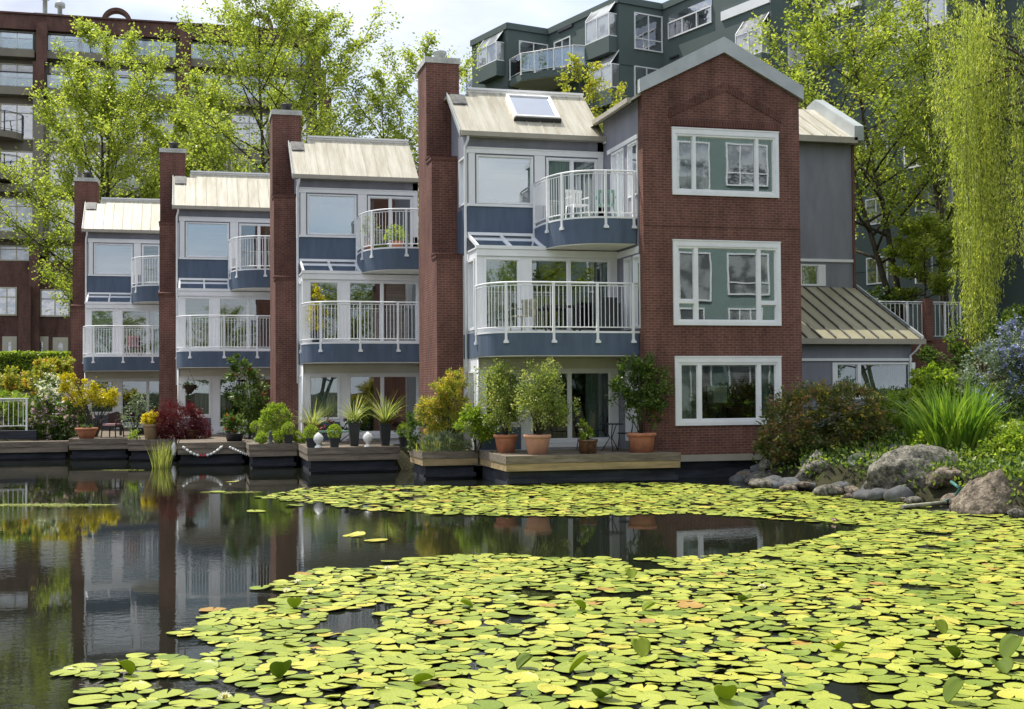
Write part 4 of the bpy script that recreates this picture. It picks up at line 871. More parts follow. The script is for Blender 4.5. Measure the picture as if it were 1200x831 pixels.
potted(pC, .25, .36, 'glazed', 'potted_plant', 'small brown glazed pot with a bright leafy plant and white blooms, between the terracotta pots', [(-.05, 0, .14, .18, .16, .14), (-.12, 0, .32, .1, .1, .2)], 420, .075, 'leaf_bright', clumps=24, seed=13, flowers=[('fl_white', 5, .07, 'bloom')], taper=.85)
potted(pDd, .37, .50, 'terracotta', 'potted_tree', 'large terracotta pot holding a loose dark green tree against the brick wall', [(-.25, 0, .9, .50, .35, .5), (.2, .05, 1.3, .55, .4, .7), (-.1, 0, 1.65, .5, .35, .4), (-.62, 0, 1.25, .32, .3, .25), (.45, .1, .75, .3, .3, .6)], 6400, .075, 'leaf_mid', clumps=240, stems=18, seed=14, cr=.26, shell=.1, taper=.80)
# shrubs on the planter deck of the nearest house
s0 = onD(497, 527); s0 = (7.0-.25, 33.5, ZD)
shrub('bamboo_shrub', 'tall feathery shrub with orange tips in front of the big brick chimney', 'shrub', (6.75, 33.75, ZD), [(6.95, 33.7, 2.05, .42, .4, .72), (6.5, 33.7, 1.55, .42, .4, .55), (6.25, 33.6, 1.9, .38, .35, .35), (7.0, 33.75, 2.6, .42, .35, .28), (6.6, 33.6, 2.3, .3, .3, .3)], 9000, .085, 'leaf_bronze', 14, 170, .26, seed=15, aspect=.32, shell=.35)
shrub('leafy_shrub', 'bright yellow green shrub between the lavender and the first terracotta pot', 'shrub', (7.35, 32.6, ZD), [(7.15, 32.5, 1.45, .34, .3, .34), (7.5, 32.5, 1.35, .33, .3, .30), (7.2, 32.5, 1.75, .26, .25, .22), (7.75, 32.4, 1.6, .22, .2, .2)], 2400, .085, 'leaf_bright', 8, 80, .3, seed=16)
tg = shrub('lavender', 'low grey green lavender spilling along the planter deck edge', 'shrub', (6.5, 33.05, ZD), [(6.3, 33.05, .9, .32, .2, .28), (6.75, 33.0, .92, .36, .2, .3), (7.1, 33.0, .86, .25, .2, .2)], 2600, .10, 'leaf_grey', 0, 60, .35, seed=17, aspect=.16, flowers=[('fl_purple', 30, .03, 'bloom')])
blades('grass_blades', (6.5, 33.0, ZD), 160, .42, .018, 'reed', tg, 18, .8, .1, rx=.7, ry=.12)
shrub('ivy_mass', 'dark green bush against the foot of the big brick chimney', 'shrub', (6.2, 34.6, .6), [(6.2, 34.5, 1.2, .5, .3, .6), (6.8, 34.3, 1.1, .4, .3, .5)], 2600, .09, 'leaf_mid', 5, 60, .3, seed=19)
# second house: topiary, planters, ornaments
def ball(px, py, yy, r, label, seed):
    b = onY(px, py, yy); t = thing('box_topiary', (b[0], yy, ZD), label, 'topiary', 'clipped box balls in black pots')
    sq_pot(t, (b[0], yy, ZD), .26, .22, .26, 'planter'); rng = np.random.default_rng(seed); n = 1500; d = rng.normal(size=(n, 3)); d /= np.linalg.norm(d, axis=1)[:, None]
    p = np.array([b[0], yy, ZD+.27+r*.95])+d*r*rng.uniform(.72, 1.02, n)[:, None]; leaf_mesh('foliage', p, .035, 'leaf_bright', t, rng, .7, d, .2); MB().tube([(b[0], yy, ZD+.25), (b[0], yy, ZD+.3+r)], .015, 5).build('stem', 'bark', t)
for px, py, yy, l_, sd in ((338, 504, 39.6, 'clipped box ball in the gap between the two low hedgy bushes', 21), (364.5, 506, 36.6, 'clipped box ball at the left corner of the deck, beside the left egg ornament', 22), (391.8, 507, 36.5, 'clipped box ball between the left egg ornament and the first tall planter', 23),
                       (473.6, 507, 36.5, 'clipped box ball at the right end of the egg ornament deck', 24), (300.5, 503, 42.0, 'clipped box ball on the post at the right end of the rope swag', 25)):
    ball(px, py, yy, .20, l_, sd)
for px, l_, sd in ((308, 'low loose green bush left of the grey post, under the round box bush', 31), (328, 'low loose green bush directly below the round box bush', 32), (351, 'low loose green bush at the right end of the narrow deck', 33)):
    b = onY(px, 514, 39.7); shrub('low_bush', l_, 'shrub', (b[0], 39.75, ZD), [(b[0], 39.75, .92, .24, .22, .17)], 1500, .045, 'leaf_bright', 3, 60, .25, 'low bushes on the narrow deck', seed=sd)
b = onY(323, 500, 40.6); shrub('box_bush', 'large round bright green box bush in front of the brick chimney', 'shrub', (b[0], 40.6, ZD), [(b[0], 40.6, 1.45, .44, .42, .46)], 7500, .05, 'leaf_bright', 5, 320, .14, seed=34, up=.2, shell=.85)
def spiky(px, yy, hpot, L, label, seed, n=70):
    b = onY(px, 510, yy); c = (b[0], yy, ZD); t = thing('spiky_planter', c, label, 'potted plant', 'tall black planters with spiky plants')
    sq_pot(t, c, .32, .22, hpot, 'planter'); blades('blades', (b[0], yy, ZD+hpot), int(n*1.3), L*1.15, .026, 'leaf_var', t, seed, 1.7, .05, 8, .5)
    rng = np.random.default_rng(seed); q, d, rv = blob_points(rng, [(b[0], yy-.02, ZD+hpot+.06, .2, .18, .09)], 260, 18, .35); leaf_mesh('underplanting', q, .06, 'leaf_mid', t, rng); q = q[rng.permutation(len(q))[:40]]; leaf_mesh('bloom', q+d[:40]*.05, .05, 'fl_red' if seed > 41 else 'fl_white', t, rng, .9)
spiky(415, 37.2, .66, .85, 'tall tapered black planter with a spiky plant, between the two egg ornaments', 41)
spiky(451.5, 37.1, .64, 1.0, 'tall tapered black planter with the widest spiky plant and red blooms', 42, 85)
spiky(366, 38.4, .5, .85, 'black planter with a spiky plant at the left end of the deck', 43)
def egg(px, label):
    b = onY(px, 521, 36.35); c = (b[0], 36.35, ZD); t = thing('egg_ornament', c, label, 'ornament', 'white egg shaped ornaments')
    MB().lathe([(.10, 0), (.105, .03), (.06, .07), (.055, .10)], c, 16).build('foot', 'plastic', t)
    pr = [(.06+.0, .10)]+[(.135*math.sin(math.pi*min(.98, (k+1)/11))**.75, .10+.34*(k+1)/11) for k in range(10)]+[(.01, .445)]; mb = MB().lathe(pr, c, 18)
    mb.build('body', 'plastic', t)
    st = MB(); rng = random.Random(3)
    for k in range(8):
        for j in range(14):
            th = math.pi*(k+1.2)/9.8; a = 2*math.pi*(j+.5*(k % 2))/14; r_ = .135*math.sin(th)**.75; z = c[2]+.10+.34*(k+1.2)/9.8
            st.lathe([(.014, -.008), (.016, 0), (.010, .010), (.002, .014)], (c[0]+r_*math.cos(a), c[1]+r_*math.sin(a), z), 5)
    st.build('scales', 'plastic', t)
egg(373, 'white egg shaped ornament beside the box ball at the left of the deck'); egg(431, 'white egg shaped ornament between the two tall tapered planters')
t = thing('bench', (4.4, 38.6, ZD), 'green painted low bench behind the egg ornaments', 'bench')
MB().box(3.75, 5.1, 38.4, 38.85, 1.08, 1.13).build('seat', 'leaf_mid', t) if False else MB().box(3.75, 5.1, 38.4, 38.85, 1.08, 1.13).build('seat', M['copper'], t)
for x in (3.85, 4.95):
    for y in (38.45, 38.8): MB().box(x-.03, x+.03, y-.03, y+.03, ZD, 1.078).build('leg', M['copper'], t)
shrub('violet_flowers', 'dark trough of violet and red flowers behind the bench', 'flowers', (4.5, 39.6, ZD), [(4.0, 39.6, 1.25, .5, .2, .2), (4.9, 39.6, 1.25, .5, .2, .22)], 1400, .07, 'leaf_dark', 6, 40, .3, seed=44, flowers=[('fl_purple', 60, .07, 'bloom'), ('fl_red', 9, .09, 'red_bloom')])
# third house
p_ = onD(177, 514); c = (float(onY(177, 505, 44.95)[0]), 44.95, ZD)
potted(c, .27, .52, 'tan', 'flower_pot', 'tan stoneware pot of bright yellow flowers beside the crimson maple', [(0, 0, .18, .29, .26, .2)], 900, .05, 'leaf_mid', clumps=30, seed=51, flowers=[('fl_yellow', 330, .055, 'bloom')], cat='potted plant')
b = onY(210, 508, 45.0); X = float(b[0])
shrub('crimson_maple', 'domed crimson leaved maple bush on the deck edge', 'shrub', (X, 45.1, ZD), [(X-.1, 45.0, 1.30, .80, .55, .68), (X+.05, 44.85, 1.25, .6, .3, .6), (X+.30, 45.1, 1.15, .62, .5, .5), (X-.6, 45.1, 1.15, .35, .35, .45), (X+.72, 45.1, 1.0, .36, .35, .38)], 22000, .065, 'leaf_red', 8, 420, .24, seed=52, aspect=.28, up=-.2, shell=.82)
b = onY(229, 512, 44.95); potted((float(b[0])-.15, 44.85, ZD), .24, .32, 'glazed', 'clay_bowl', 'dark clay pot tucked under the right side of the crimson maple', [(0, 0, .05, .2, .2, .06)], 150, .05, 'leaf_red', clumps=10, seed=53, stems=2)
b = onY(275, 508, 42.2); potted((float(b[0]), 42.3, ZD), .33, .26, 'planter', 'potted_shrub', 'leafy green shrub with a few red tips at the right of the rope swag deck', [(0, 0, .25, .42, .35, .32), (-.1, 0, .45, .3, .3, .2)], 1700, .085, 'leaf_mid', clumps=50, seed=54, flowers=[('fl_red', 8, .07, 'red_tips')])
b = onY(292, 500, 44.5); X = float(b[0]); shrub('aralia', 'tall dark shrub with drooping leaves and an orange tinged top by the patio door', 'shrub', (X, 44.5, ZD), [(X, 44.5, 2.3, .55, .5, .55), (X-.25, 44.4, 2.9, .5, .4, .4), (X-.35, 44.4, 3.3, .28, .25, .25), (X+.3, 44.5, 1.7, .5, .4, .5), (X+.1, 44.4, 1.3, .6, .4, .4)], 4200, .13, 'leaf_mid', 10, 90, .3, seed=55, aspect=.4, flowers=[('fl_red', 6, .08, 'orange_tips')], up=.5)
t = thing('hanging_basket', (*onY(222.5, 445, 47.2)[:2], 2.6), 'dark hanging basket of trailing leaves under the balcony', 'hanging basket'); q = onY(222.5, 452, 47.2)
MB().lathe([(.05, -.3), (.18, -.12), (.24, .0), (.25, .03)], tuple(q), 14).build('basket', 'wicker', t); hb_ = MB(); [hb_.tube([(q[0]+.22*math.cos(a), q[1]+.22*math.sin(a), q[2]), (q[0], q[1], q[2]+.5)], .006, 4) for a in (0, 2.1, 4.2)]; hb_.tube([(q[0], q[1], q[2]+.5), (q[0], q[1], 3.2)], .006, 4); hb_.build('chain', 'iron', t)
rng = np.random.default_rng(5); pp, dd, rv = blob_points(rng, [(q[0], q[1], q[2]+.04, .26, .24, .14), (q[0], q[1], q[2]-.3, .12, .12, .3)], 520, 26, .3); leaf_mesh('foliage', pp, .07, 'leaf_dark', t, rng)
# rope swag
def swag(p0, pm, p1, yy, label, cut=1):
    A, Bq, Cq = [Vector(onY(*p, yy)) for p in (p0, pm, p1)]; t = thing('rope_swag', tuple(A), label, 'rope', 'red and white rope floats hung along the deck')
    ctl = Bq*2-(A+Cq)/2; L = [A*(1-s)**2+ctl*2*s*(1-s)+Cq*s*s for s in np.linspace(0, 1, 25)]
    MB().tube(L, .012, 5).build('rope', 'rope_white', t)
    for k in range(0, 24, 2):
        rd = abs(k-11) < 2 if cut == 1 else k > 14 and k < 20; MB().tube([L[k], L[k].lerp(L[k+1], .5), L[k+1], L[k+1].lerp(L[min(k+2, 24)], .62)], [.032, .042, .042, .032], 8).build('float', 'red' if rd else 'rope_white', t)
swag((214, 523.5), (238, 534), (261, 522.5), 41.15, 'red and white rope swag hanging in a full curve from the deck, the wider one'); swag((268.5, 524), (286, 531.5), (296.5, 534.5), 41.15, 'shorter red and white rope swag ending at the grey post', 2)
q = onY(204, 520, 44.5); t = thing('boat_fender', (q[0], 44.5, .3), 'white boat fender hanging upright on the dark deck wall', 'fender'); MB().lathe([(.02, -.42), (.07, -.38), (.085, -.25), (.085, -.08), (.05, 0), (.02, .05)], (q[0], 44.5, float(q[2])), 12).build('body', 'plastic', t); MB().tube([(q[0], 44.5, q[2]+.04), (q[0], 44.55, q[2]+.2)], .01, 5).build('rope', 'rope_white', t)
q = onY(300, 540, 41.05); t = thing('mooring_post', (q[0], 41.1, 0), 'weathered grey mooring post standing in the water where the rope swag ends', 'post'); MB().tube([(q[0]-.02, 41.05, -.8), (q[0], 41.05, .3), (q[0], 41.05, ZD+.1)], [.09, .085, .08], 10).build('shaft', 'oldpipe', t); MB().lathe([(.1, 0), (.1, .03), (.05, .05)], (float(q[0]), 41.05, ZD+.1), 10).build('post_cap', 'planter', t)
q = onY(317, 515, 39.35); t = thing('garden_finial', (q[0], 39.4, ZD), 'small grey stone finial between the low bushes', 'ornament'); MB().lathe([(.10, 0), (.10, .05), (.06, .08), (.08, .2), (.04, .3), (.055, .36), (.01, .43)], (float(q[0]), 39.4, ZD), 14).build('body', 'rock_dark', t)
# fourth house
def wicker_chair(c, rz, label, group=None, m_='wicker', cush='cushion'):
    t = thing('armchair', c, label, 'chair', group); cs, sn = math.cos(rz), math.sin(rz); F = lambda x, y, z: (c[0]+x*cs-y*sn, c[1]+x*sn+y*cs, c[2]+z)
    MB().box(-.29, .29, -.28, .25, .36, .43, F).build('seat', m_, t, .01)
    bk = MB()
    for k in range(9):
        a0, a1 = -.9+k*.2, -.9+(k+1)*.2; q = lambda a, z, r: F(r*math.sin(a), .26+.06*z-(1-math.cos(a))*r*.9, .43+z)
        bk.hexa([q(a0, 0, .30), q(a1, 0, .30), q(a0, 0, .34), q(a1, 0, .34), q(a0, .5-.10*abs(a0), .33), q(a1, .5-.10*abs(a1), .33), q(a0, .5-.10*abs(a0), .37), q(a1, .5-.10*abs(a1), .37)])
    bk.build('backrest', m_, t)
    for s in (-1, 1):
        MB().tube([F(s*.29, -.26, .36), F(s*.31, -.27, .62), F(s*.31, .0, .64), F(s*.30, .24, .66)], .025, 6).build('armrest', m_, t)
        for y in (-.25, .24): MB().tube([F(s*.26, y, .37), F(s*.29, y*1.1, 0)], [.026, .02], 6).build('leg', m_, t)
    MB().box(-.25, .25, -.25, .2, .431, .50, F).build('cushion', cush, t, .03); return t
q = onY(132, 505, 47.4); wicker_chair((float(q[0]), 47.4, ZD), -.5, 'brown wicker armchair with a pale cushion on the farthest deck')
q = onY(101.5, 510, 46.6); potted((float(q[0]), 46.6, ZD), .38, .38, 'terracotta', 'terracotta_bowl', 'wide terracotta bowl at the left corner of the farthest deck', [(0, 0, .05, .25, .2, .08)], 160, .06, 'leaf_mid', clumps=14, seed=61, stems=2, taper=.62)
q = onY(106, 505, 48.5); X = float(q[0]); shrub('golden_tree', 'small tree with golden yellow leaves beside the farthest house', 'tree', (X+.2, 48.3, .6), [(X-.45, 48.4, 2.55, .7, .4, .22), (X+.25, 48.4, 2.25, .75, .4, .26), (X+.7, 48.4, 2.05, .45, .35, .2), (X-.75, 48.4, 2.85, .35, .3, .2), (X-.3, 48.4, 2.15, .6, .4, .2)], 3600, .085, 'leaf_golden', 12, 80, .5, seed=62, fname='crown', stem_r=.03)
q = onY(154, 500, 46.9); X = float(q[0]); shrub('olive_bush', 'thin airy grey green shrub beside the tan flower pot', 'shrub', (X+.1, 47, ZD), [(X, 47, 1.5, .4, .3, .45), (X+.25, 47, 1.9, .3, .3, .4)], 620, .085, 'leaf_grey', 9, 50, .5, seed=63)
q = onY(158, 513, 45.3); shrub('ground_plant', 'low yellow green plant at the foot of the tan flower pot', 'plant', (float(q[0]), 45.1, ZD), [(float(q[0]), 45.1, .86, .17, .15, .14)], 300, .07, 'leaf_bright', 0, 12, .4, seed=64)
t = thing('patio_table', (-1.3, 50.5, ZD), 'dark patio table set behind the wicker armchair', 'table'); MB().box(-2.6, -1.2, 49.2, 50, 1.38, 1.42).build('tabletop', 'iron', t); [MB().box(x-.03, x+.03, y-.03, y+.03, ZD, 1.378).build('leg', 'iron', t) for x in (-2.5, -1.3) for y in (49.3, 49.9)]
# nearest deck: bistro set
def bistro_chair(c, rz, label):
    t = thing('bistro_chair', c, label, 'chair', 'black iron bistro chairs'); cs, sn = math.cos(rz), math.sin(rz); F = lambda x, y, z: (c[0]+x*cs-y*sn, c[1]+x*sn+y*cs, c[2]+z)
    MB().lathe([(.2, 0), (.21, .015), (.2, .03)], (c[0], c[1], c[2]+.44), 16).build('seat', 'iron', t); bk = MB(); bk.tube([F(-.19, .17, .44), F(-.2, .22, .8), F(0, .24, .93), F(.2, .22, .8), F(.19, .17, .44)], .012, 6); [bk.tube([F(x, .18, .45), F(x*1.1, .23, .87)], .006, 4) for x in (-.1, 0, .1)]; bk.build('backrest', 'iron', t)
    for x, y in ((-.15, -.15), (.15, -.15), (-.15, .15), (.15, .15)): MB().tube([F(x, y, .44), F(x*1.3, y*1.3, 0)], .011, 5).build('leg', 'iron', t)
q = onY(716, 520, 31.6); X = float(q[0]); t = thing('bistro_table', (X, 31.6, ZD), 'black iron bistro table between the brown glazed pot and the large terracotta pot', 'table'); MB().lathe([(.33, 0), (.34, .012), (.33, .025)], (X, 31.6, ZD+.70), 20).build('tabletop', 'iron', t)
for k in range(3): a = k*2.09+.4; MB().tube([(X+.26*math.cos(a), 31.6+.26*math.sin(a), ZD), (X+.03*math.cos(a), 31.6+.03*math.sin(a), ZD+.35), (X+.2*math.cos(a), 31.6+.2*math.sin(a), ZD+.70)], .013, 5).build('leg', 'iron', t)
bistro_chair((X+.5, 31.9, ZD), -1.9, 'black iron bistro chair right of its table, by the large terracotta pot'); bistro_chair((X-.62, 31.9, ZD), 1.4, 'black iron bistro chair left of its table, near the patio door')
# balcony furniture
def plastic_chair(c, rz, label, m_, gname):
    t = thing('garden_chair', c, label, 'chair', gname); cs, sn = math.cos(rz), math.sin(rz); F = lambda x, y, z: (c[0]+x*cs-y*sn, c[1]+x*sn+y*cs, c[2]+z)
    MB().box(-.23, .23, -.22, .22, .41, .44, F).build('seat', m_, t, .01); b = MB(); [b.box(-.22+k*.1, -.15+k*.1, .2, .225, .44, .84, F) for k in range(5)]; b.box(-.24, .26, .195, .23, .80, .88, F); b.build('backrest', m_, t)
    for s in (-1, 1):
        MB().box(s*.25-.02, s*.25+.02, -.2, .22, .62, .65, F).build('armrest', m_, t)
        for y in (-.2, .2): MB().tube([F(s*.22, y, .42), F(s*.26, y*1.1, 0)], .02, 5).build('leg', m_, t)
plastic_chair((10.2, 32.6, 6.91), .2, 'white plastic chair on the topmost balcony of the nearest house', 'plastic', 'chairs on the balconies')
plastic_chair((10.95, 32.4, 6.91), -.3, 'green plastic chair on the topmost balcony, in the corner by the brick gable', 'copper', 'chairs on the balconies')
plastic_chair((8.55, 32.2, 3.87), -1.0, 'grey garden chair on the middle balcony of the nearest house', 'oldpipe', 'chairs on the balconies')
plastic_chair((-2.3, 56.2, 3.87), .3, 'pink cushioned garden chair on the middle balcony of the farthest house', 'cushion', 'chairs on the balconies')
t = thing('barbecue', (10.9, 32.1, 3.87), 'black covered barbecue at the right end of the middle balcony', 'barbecue'); MB().box(10.6, 11.15, 31.85, 32.35, 3.87, 4.65).build('cover', 'planter', t, .05); MB().box(10.66, 11.09, 31.9, 32.3, 4.65, 4.8).build('hood', 'planter', t, .06)
t = thing('balcony_table', (9.7, 32.4, 3.87), 'dark slatted table on the middle balcony of the nearest house', 'table'); MB().box(9.2, 10.2, 32.1, 32.7, 4.55, 4.59).build('tabletop', 'iron', t); [MB().box(x-.025, x+.025, y-.025, y+.025, 3.87, 4.548).build('leg', 'iron', t) for x in (9.3, 10.1) for y in (32.15, 32.65)]
potted((5.7, 40.9, 6.91), .16, .28, 'terracotta', 'potted_plant', 'climbing plant in a pot on the upper balcony of the second house', [(0, 0, .5, .22, .2, .45)], 700, .07, 'leaf_bright', clumps=30, seed=71); potted((6.5, 40.3, 6.91), .2, .25, 'terracotta', 'potted_plant', 'bushy yellow green plant low on the upper balcony of the second house', [(0, 0, .2, .4, .25, .25)], 700, .07, 'leaf_bright', clumps=30, seed=72)
potted((3.95, 40.6, 3.87), .2, .35, 'planter', 'potted_tree', 'yellow green conifer in a pot at the left end of the middle balcony', [(0, 0, .5, .3, .3, .5), (0, 0, 1.1, .2, .2, .45)], 2400, .06, 'leaf_golden', clumps=70, seed=73)
t = thing('lamp', (12.95, 31.9, 2.0), 'pale square lampshade lamp standing inside the lowest gable window', 'lamp'); q = onY(840.5, 472, 31.9); MB().box(q[0]-.2, q[0]+.2, 31.7, 32.1, q[2], q[2]+.46).build('lamp_shade', 'shade', t); MB().tube([(q[0], 31.9, q[2]), (q[0], 31.9, 1.5)], .03, 6).build('lamp_base', 'planter', t)
MB_ = MB().box(12.6, 15.1, 31.4, 32.2, 1.38, 1.42).box(12.7, 12.76, 31.5, 32.1, .7, 1.38).box(14.9, 14.96, 31.5, 32.1, .7, 1.38); tag(MB_.build('window_desk', 'wood', org=(13.8, 31.8, .7)), 'wooden table inside behind the lowest gable window', 'table')

# ================================================================== ROCKS, PIPES
from mathutils import noise as mn
def rock(name, c, r, m_, label, seed, group=None, cat='rock', sub=5, cuts=9, rough=.16, peak=0):
    bm = bmesh.new(); bmesh.ops.create_icosphere(bm, subdivisions=sub, radius=1); rg = random.Random(seed); pl = []
    for k in range(cuts): v = Vector((rg.gauss(0, 1), rg.gauss(0, 1), rg.gauss(0, .8))).normalized(); pl.append((v, rg.uniform(.5, .85)))
    for v in bm.verts:
        p = v.co.copy()
        for n_, dd_ in pl:
            e = p.dot(n_)-dd_
            if e > 0: p -= n_*e*.88
        o_ = Vector((seed*3.1, seed*1.7, 0)); p *= 1+rough*mn.fractal(p*1.4+o_, 1, 2, 4)*.8
        p += Vector((mn.noise(p*6+o_), mn.noise(p*6+o_*2), mn.noise(p*6-o_)))*.025
        if sub > 3: p *= 1-.10*max(0, .25-abs(mn.noise(p*2.6+o_)))*3+.03*mn.noise(p*5-o_)
        p += Vector((mn.noise(p*14+o_), mn.noise(p*14+o_*2), mn.noise(p*14-o_)))*.012
        kf = 1-peak*max(0, p.z+.2); p.x = p.x*kf+peak*.12*max(0, p.z); p.y *= kf
        v.co = Vector((p.x*r[0], p.y*r[1], p.z*r[2]))
    me = D.meshes.new(name); bm.to_mesh(me); bm.free(); me.polygons.foreach_set('use_smooth', [True]*len(me.polygons)); me.materials.append(M[m_])
    o = D.objects.new(name, me); COL.objects.link(o); o.location = tuple(map(float, c)); o.rotation_euler = (0, 0, rg.uniform(-.3, .3)); ORG[o.name] = Vector(c); return tag(o, label, cat, group)
def rpx(x0, x1, yt, yb, m_, label, seed, **k):
    b = onZ((x0+x1)/2, yb, .0); Y_ = b[1]+.5; L_, R_ = onY(x0, yb, Y_)[0], onY(x1, yb, Y_)[0]; zt_ = onY((x0+x1)/2, yt, Y_)[2]; hw = (R_-L_)/2
    return rock('boulder', ((L_+R_)/2, Y_, zt_*.22), (hw*1.2, max(hw*.75, .35), zt_*.95), m_, label, seed, 'boulders along the bank', 'boulder', **k)
rpx(1027, 1131, 531, 585, 'rock', 'largest boulder, long and rounded with a flat pale top, half way along the bank', 2, rough=.07, cuts=6)
rpx(1115, 1205, 552, 604, 'rock_warm', 'peaked pinkish boulder at the right edge, nearest the camera', 5, cuts=5, peak=.62)
rpx(934, 990, 528, 574, 'rock', 'pale triangular boulder below the bronze rhododendron', 8, cuts=6, peak=.6)
def rp2(x0, x1, yt, yb, Y_, m_, label, seed, **k):
    L_, R_ = onY(x0, yb, Y_)[0], onY(x1, yb, Y_)[0]; zb2, zt_ = onY((x0+x1)/2, yb, Y_)[2], onY((x0+x1)/2, yt, Y_)[2]; hw = (R_-L_)/2
    return rock('boulder', ((L_+R_)/2, Y_, (zb2+zt_)/2), (hw*1.15, hw*.8, (zt_-zb2)*.62), m_, label, seed, 'boulders along the bank', 'boulder', **k)
rp2(973, 1016, 527, 560, 29.3, 'rock_dark', 'dark smooth rounded boulder right of the pale triangular one', 11); rp2(1003, 1062, 526, 572, 28.6, 'rock', 'sloping grey boulder leaning behind the largest one', 12)
rp2(1034, 1060, 500, 523, 30.0, 'rock_warm', 'small yellowish boulder in the greenery up the bank', 13); rp2(1047, 1074, 496, 520, 30.6, 'rock', 'small grey boulder beside the yellowish one up the bank', 14); rp2(1073, 1100, 527, 548, 27.8, 'rock_warm', 'small tan boulder peeping over the largest one', 15)
rng_ = random.Random(9)
PL = ['cracked', 'flat topped', 'squat', 'wedge shaped', 'knobbly', 'leaning', 'half sunken']
for k, (x0, x1, yt, yb, Y_, m_) in enumerate(((915, 945, 546, 566, 28.8, 'rock_dark'), (900, 922, 550, 563, 29.4, 'rock'), (985, 1010, 552, 571, 27.9, 'rock'), (1005, 1036, 560, 580, 26.6, 'rock_warm'), (960, 992, 560, 574, 28.0, 'rock'), (1020, 1042, 545, 560, 27.6, 'rock_dark'), (1090, 1120, 556, 580, 24.6, 'rock'))):
    rp2(x0, x1, yt, yb, Y_, m_, ('dark ' if m_ == 'rock_dark' else 'pale ' if m_ == 'rock_warm' else 'grey ')+PL[k]+' small boulder at the waterline, '+['left of the pale triangular one', 'first of the row', 'below the dark rounded one', 'just left of the largest one', 'in front of the pale triangular one', 'tucked behind the largest one', 'beside the teal pipe'][k], 30+k)
for k in range(85):
    x = rng_.uniform(862, 1060); yb_ = 560+(x-860)*.115+rng_.uniform(-7, 8); b = onZ(x, yb_, .02); r_ = rng_.uniform(.10, .38)
    rock('stone', (b[0], b[1], .03+rng_.uniform(0, .1)), (r_, r_*.8, r_*rng_.uniform(.4, .65)), rng_.choice(['rock', 'rock_warm', 'rock_dark', 'rock_dark']), 'small stone in the loose row at the foot of the bank', 100+k, 'small stones at the foot of the bank', 'stone', sub=2, cuts=5)
for x, y in ((1120, 596), (1070, 590), (1098, 574), (1108, 560), (1190, 606), (885, 556), (900, 560)):
    b = onZ(x, y, .02); rock('stone', (b[0], b[1], .06), (.2, .16, .12), 'rock', 'small stone in the loose row at the foot of the bank', 200+x, 'small stones at the foot of the bank', 'stone', sub=2, cuts=5)
for k in range(46):
    x = rng_.uniform(890, 1125); b = onZ(x, 566+(x-860)*.095-rng_.uniform(0, 16), .02); r_ = rng_.uniform(.18, .42)
    rock('stone', (b[0], b[1], max(.05, ground_z(b[0], b[1]))), (r_, r_*.85, r_*rng_.uniform(.45, .75)), rng_.choice(['rock', 'rock_dark', 'rock_dark', 'rock_warm']), 'fist to bucket sized stone packed among the boulders on the bank', 400+k, 'packed stones between the boulders', 'stone', sub=3, cuts=7)
for k in range(14):
    x = rng_.uniform(0, 50); b = onZ(x, 530+rng_.uniform(0, 7), .02); rock('stone', (b[0], b[1], .03), (.2, .15, .1), 'rock', 'small pale stone on the far left shore below the white fence', 300+k, 'pale stones on the far left shore', 'stone', sub=2, cuts=5)
a, b, c_, d_ = onZ(1125, 572, .35), onZ(1118, 583, .12), onZ(1104, 589, .05), onZ(1108, 588, .05)
tag(MB().tube([a+np.array([0, .3, .1]), a, b, c_], .035, 8).build('hose', 'teal', org=tuple(a)), 'teal plastic pipe curling between the largest boulder and the peaked one', 'pipe')
tag(MB().tube([onZ(1057, 594, .05), onZ(1108, 589, .06)], .04, 8).build('pole', 'oldpipe', org=tuple(onZ(1080, 592, .05))), 'pale weathered pole floating at the foot of the largest boulder', 'pole')

# ================================================================== FENCES, WALLS
q0, q1 = onY(-60, 470, 48.6), onY(33, 470, 48.6); t = thing('white_fence', (q1[0], 48.6, .9), 'white metal railing fence at the far left shore', 'fence'); zt_ = onY(10, 467.5, 48.6)[2]; zb_ = onY(10, 500, 48.6)[2]
railing(t, [(q0[0], 48.6), (q1[0], 48.6)], zb_-.08, zt_, (.02, .3, .62, .98), sp=.16, foot=.1, name='rails')
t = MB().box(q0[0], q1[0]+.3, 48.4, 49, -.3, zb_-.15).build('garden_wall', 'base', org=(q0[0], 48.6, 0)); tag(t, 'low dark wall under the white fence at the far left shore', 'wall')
YF = 44.6; q0, q1 = onY(1028, 380, YF), onY(1127, 380, YF); t = thing('white_fence', (q1[0], YF, 4.3), 'white metal railing with a brick pier behind the low metal roof', 'fence'); zt_ = onY(1080, 354, YF)[2]; zb_ = onY(1080, 394, YF)[2]
railing(t, [(q0[0], YF), (q1[0], YF)], zb_-.1, zt_, (.35, .55, .8, .98), sp=.19, foot=.05, name='rails', br=.02); xx = onY(1087, 370, YF-.1)[0]; MB().box(xx-.16, xx+.16, YF-.25, YF+.15, zb_-.2, zt_+.12).build('brick_pier', 'brick', t)
wl_ = MB().box(21.6, 34, YF-.15, YF+.25, .5, zb_-.1).build('retaining_wall', 'brick', org=(26, YF, 1)); tag(wl_, 'red brick retaining wall under the white railing, behind the willow', 'wall')

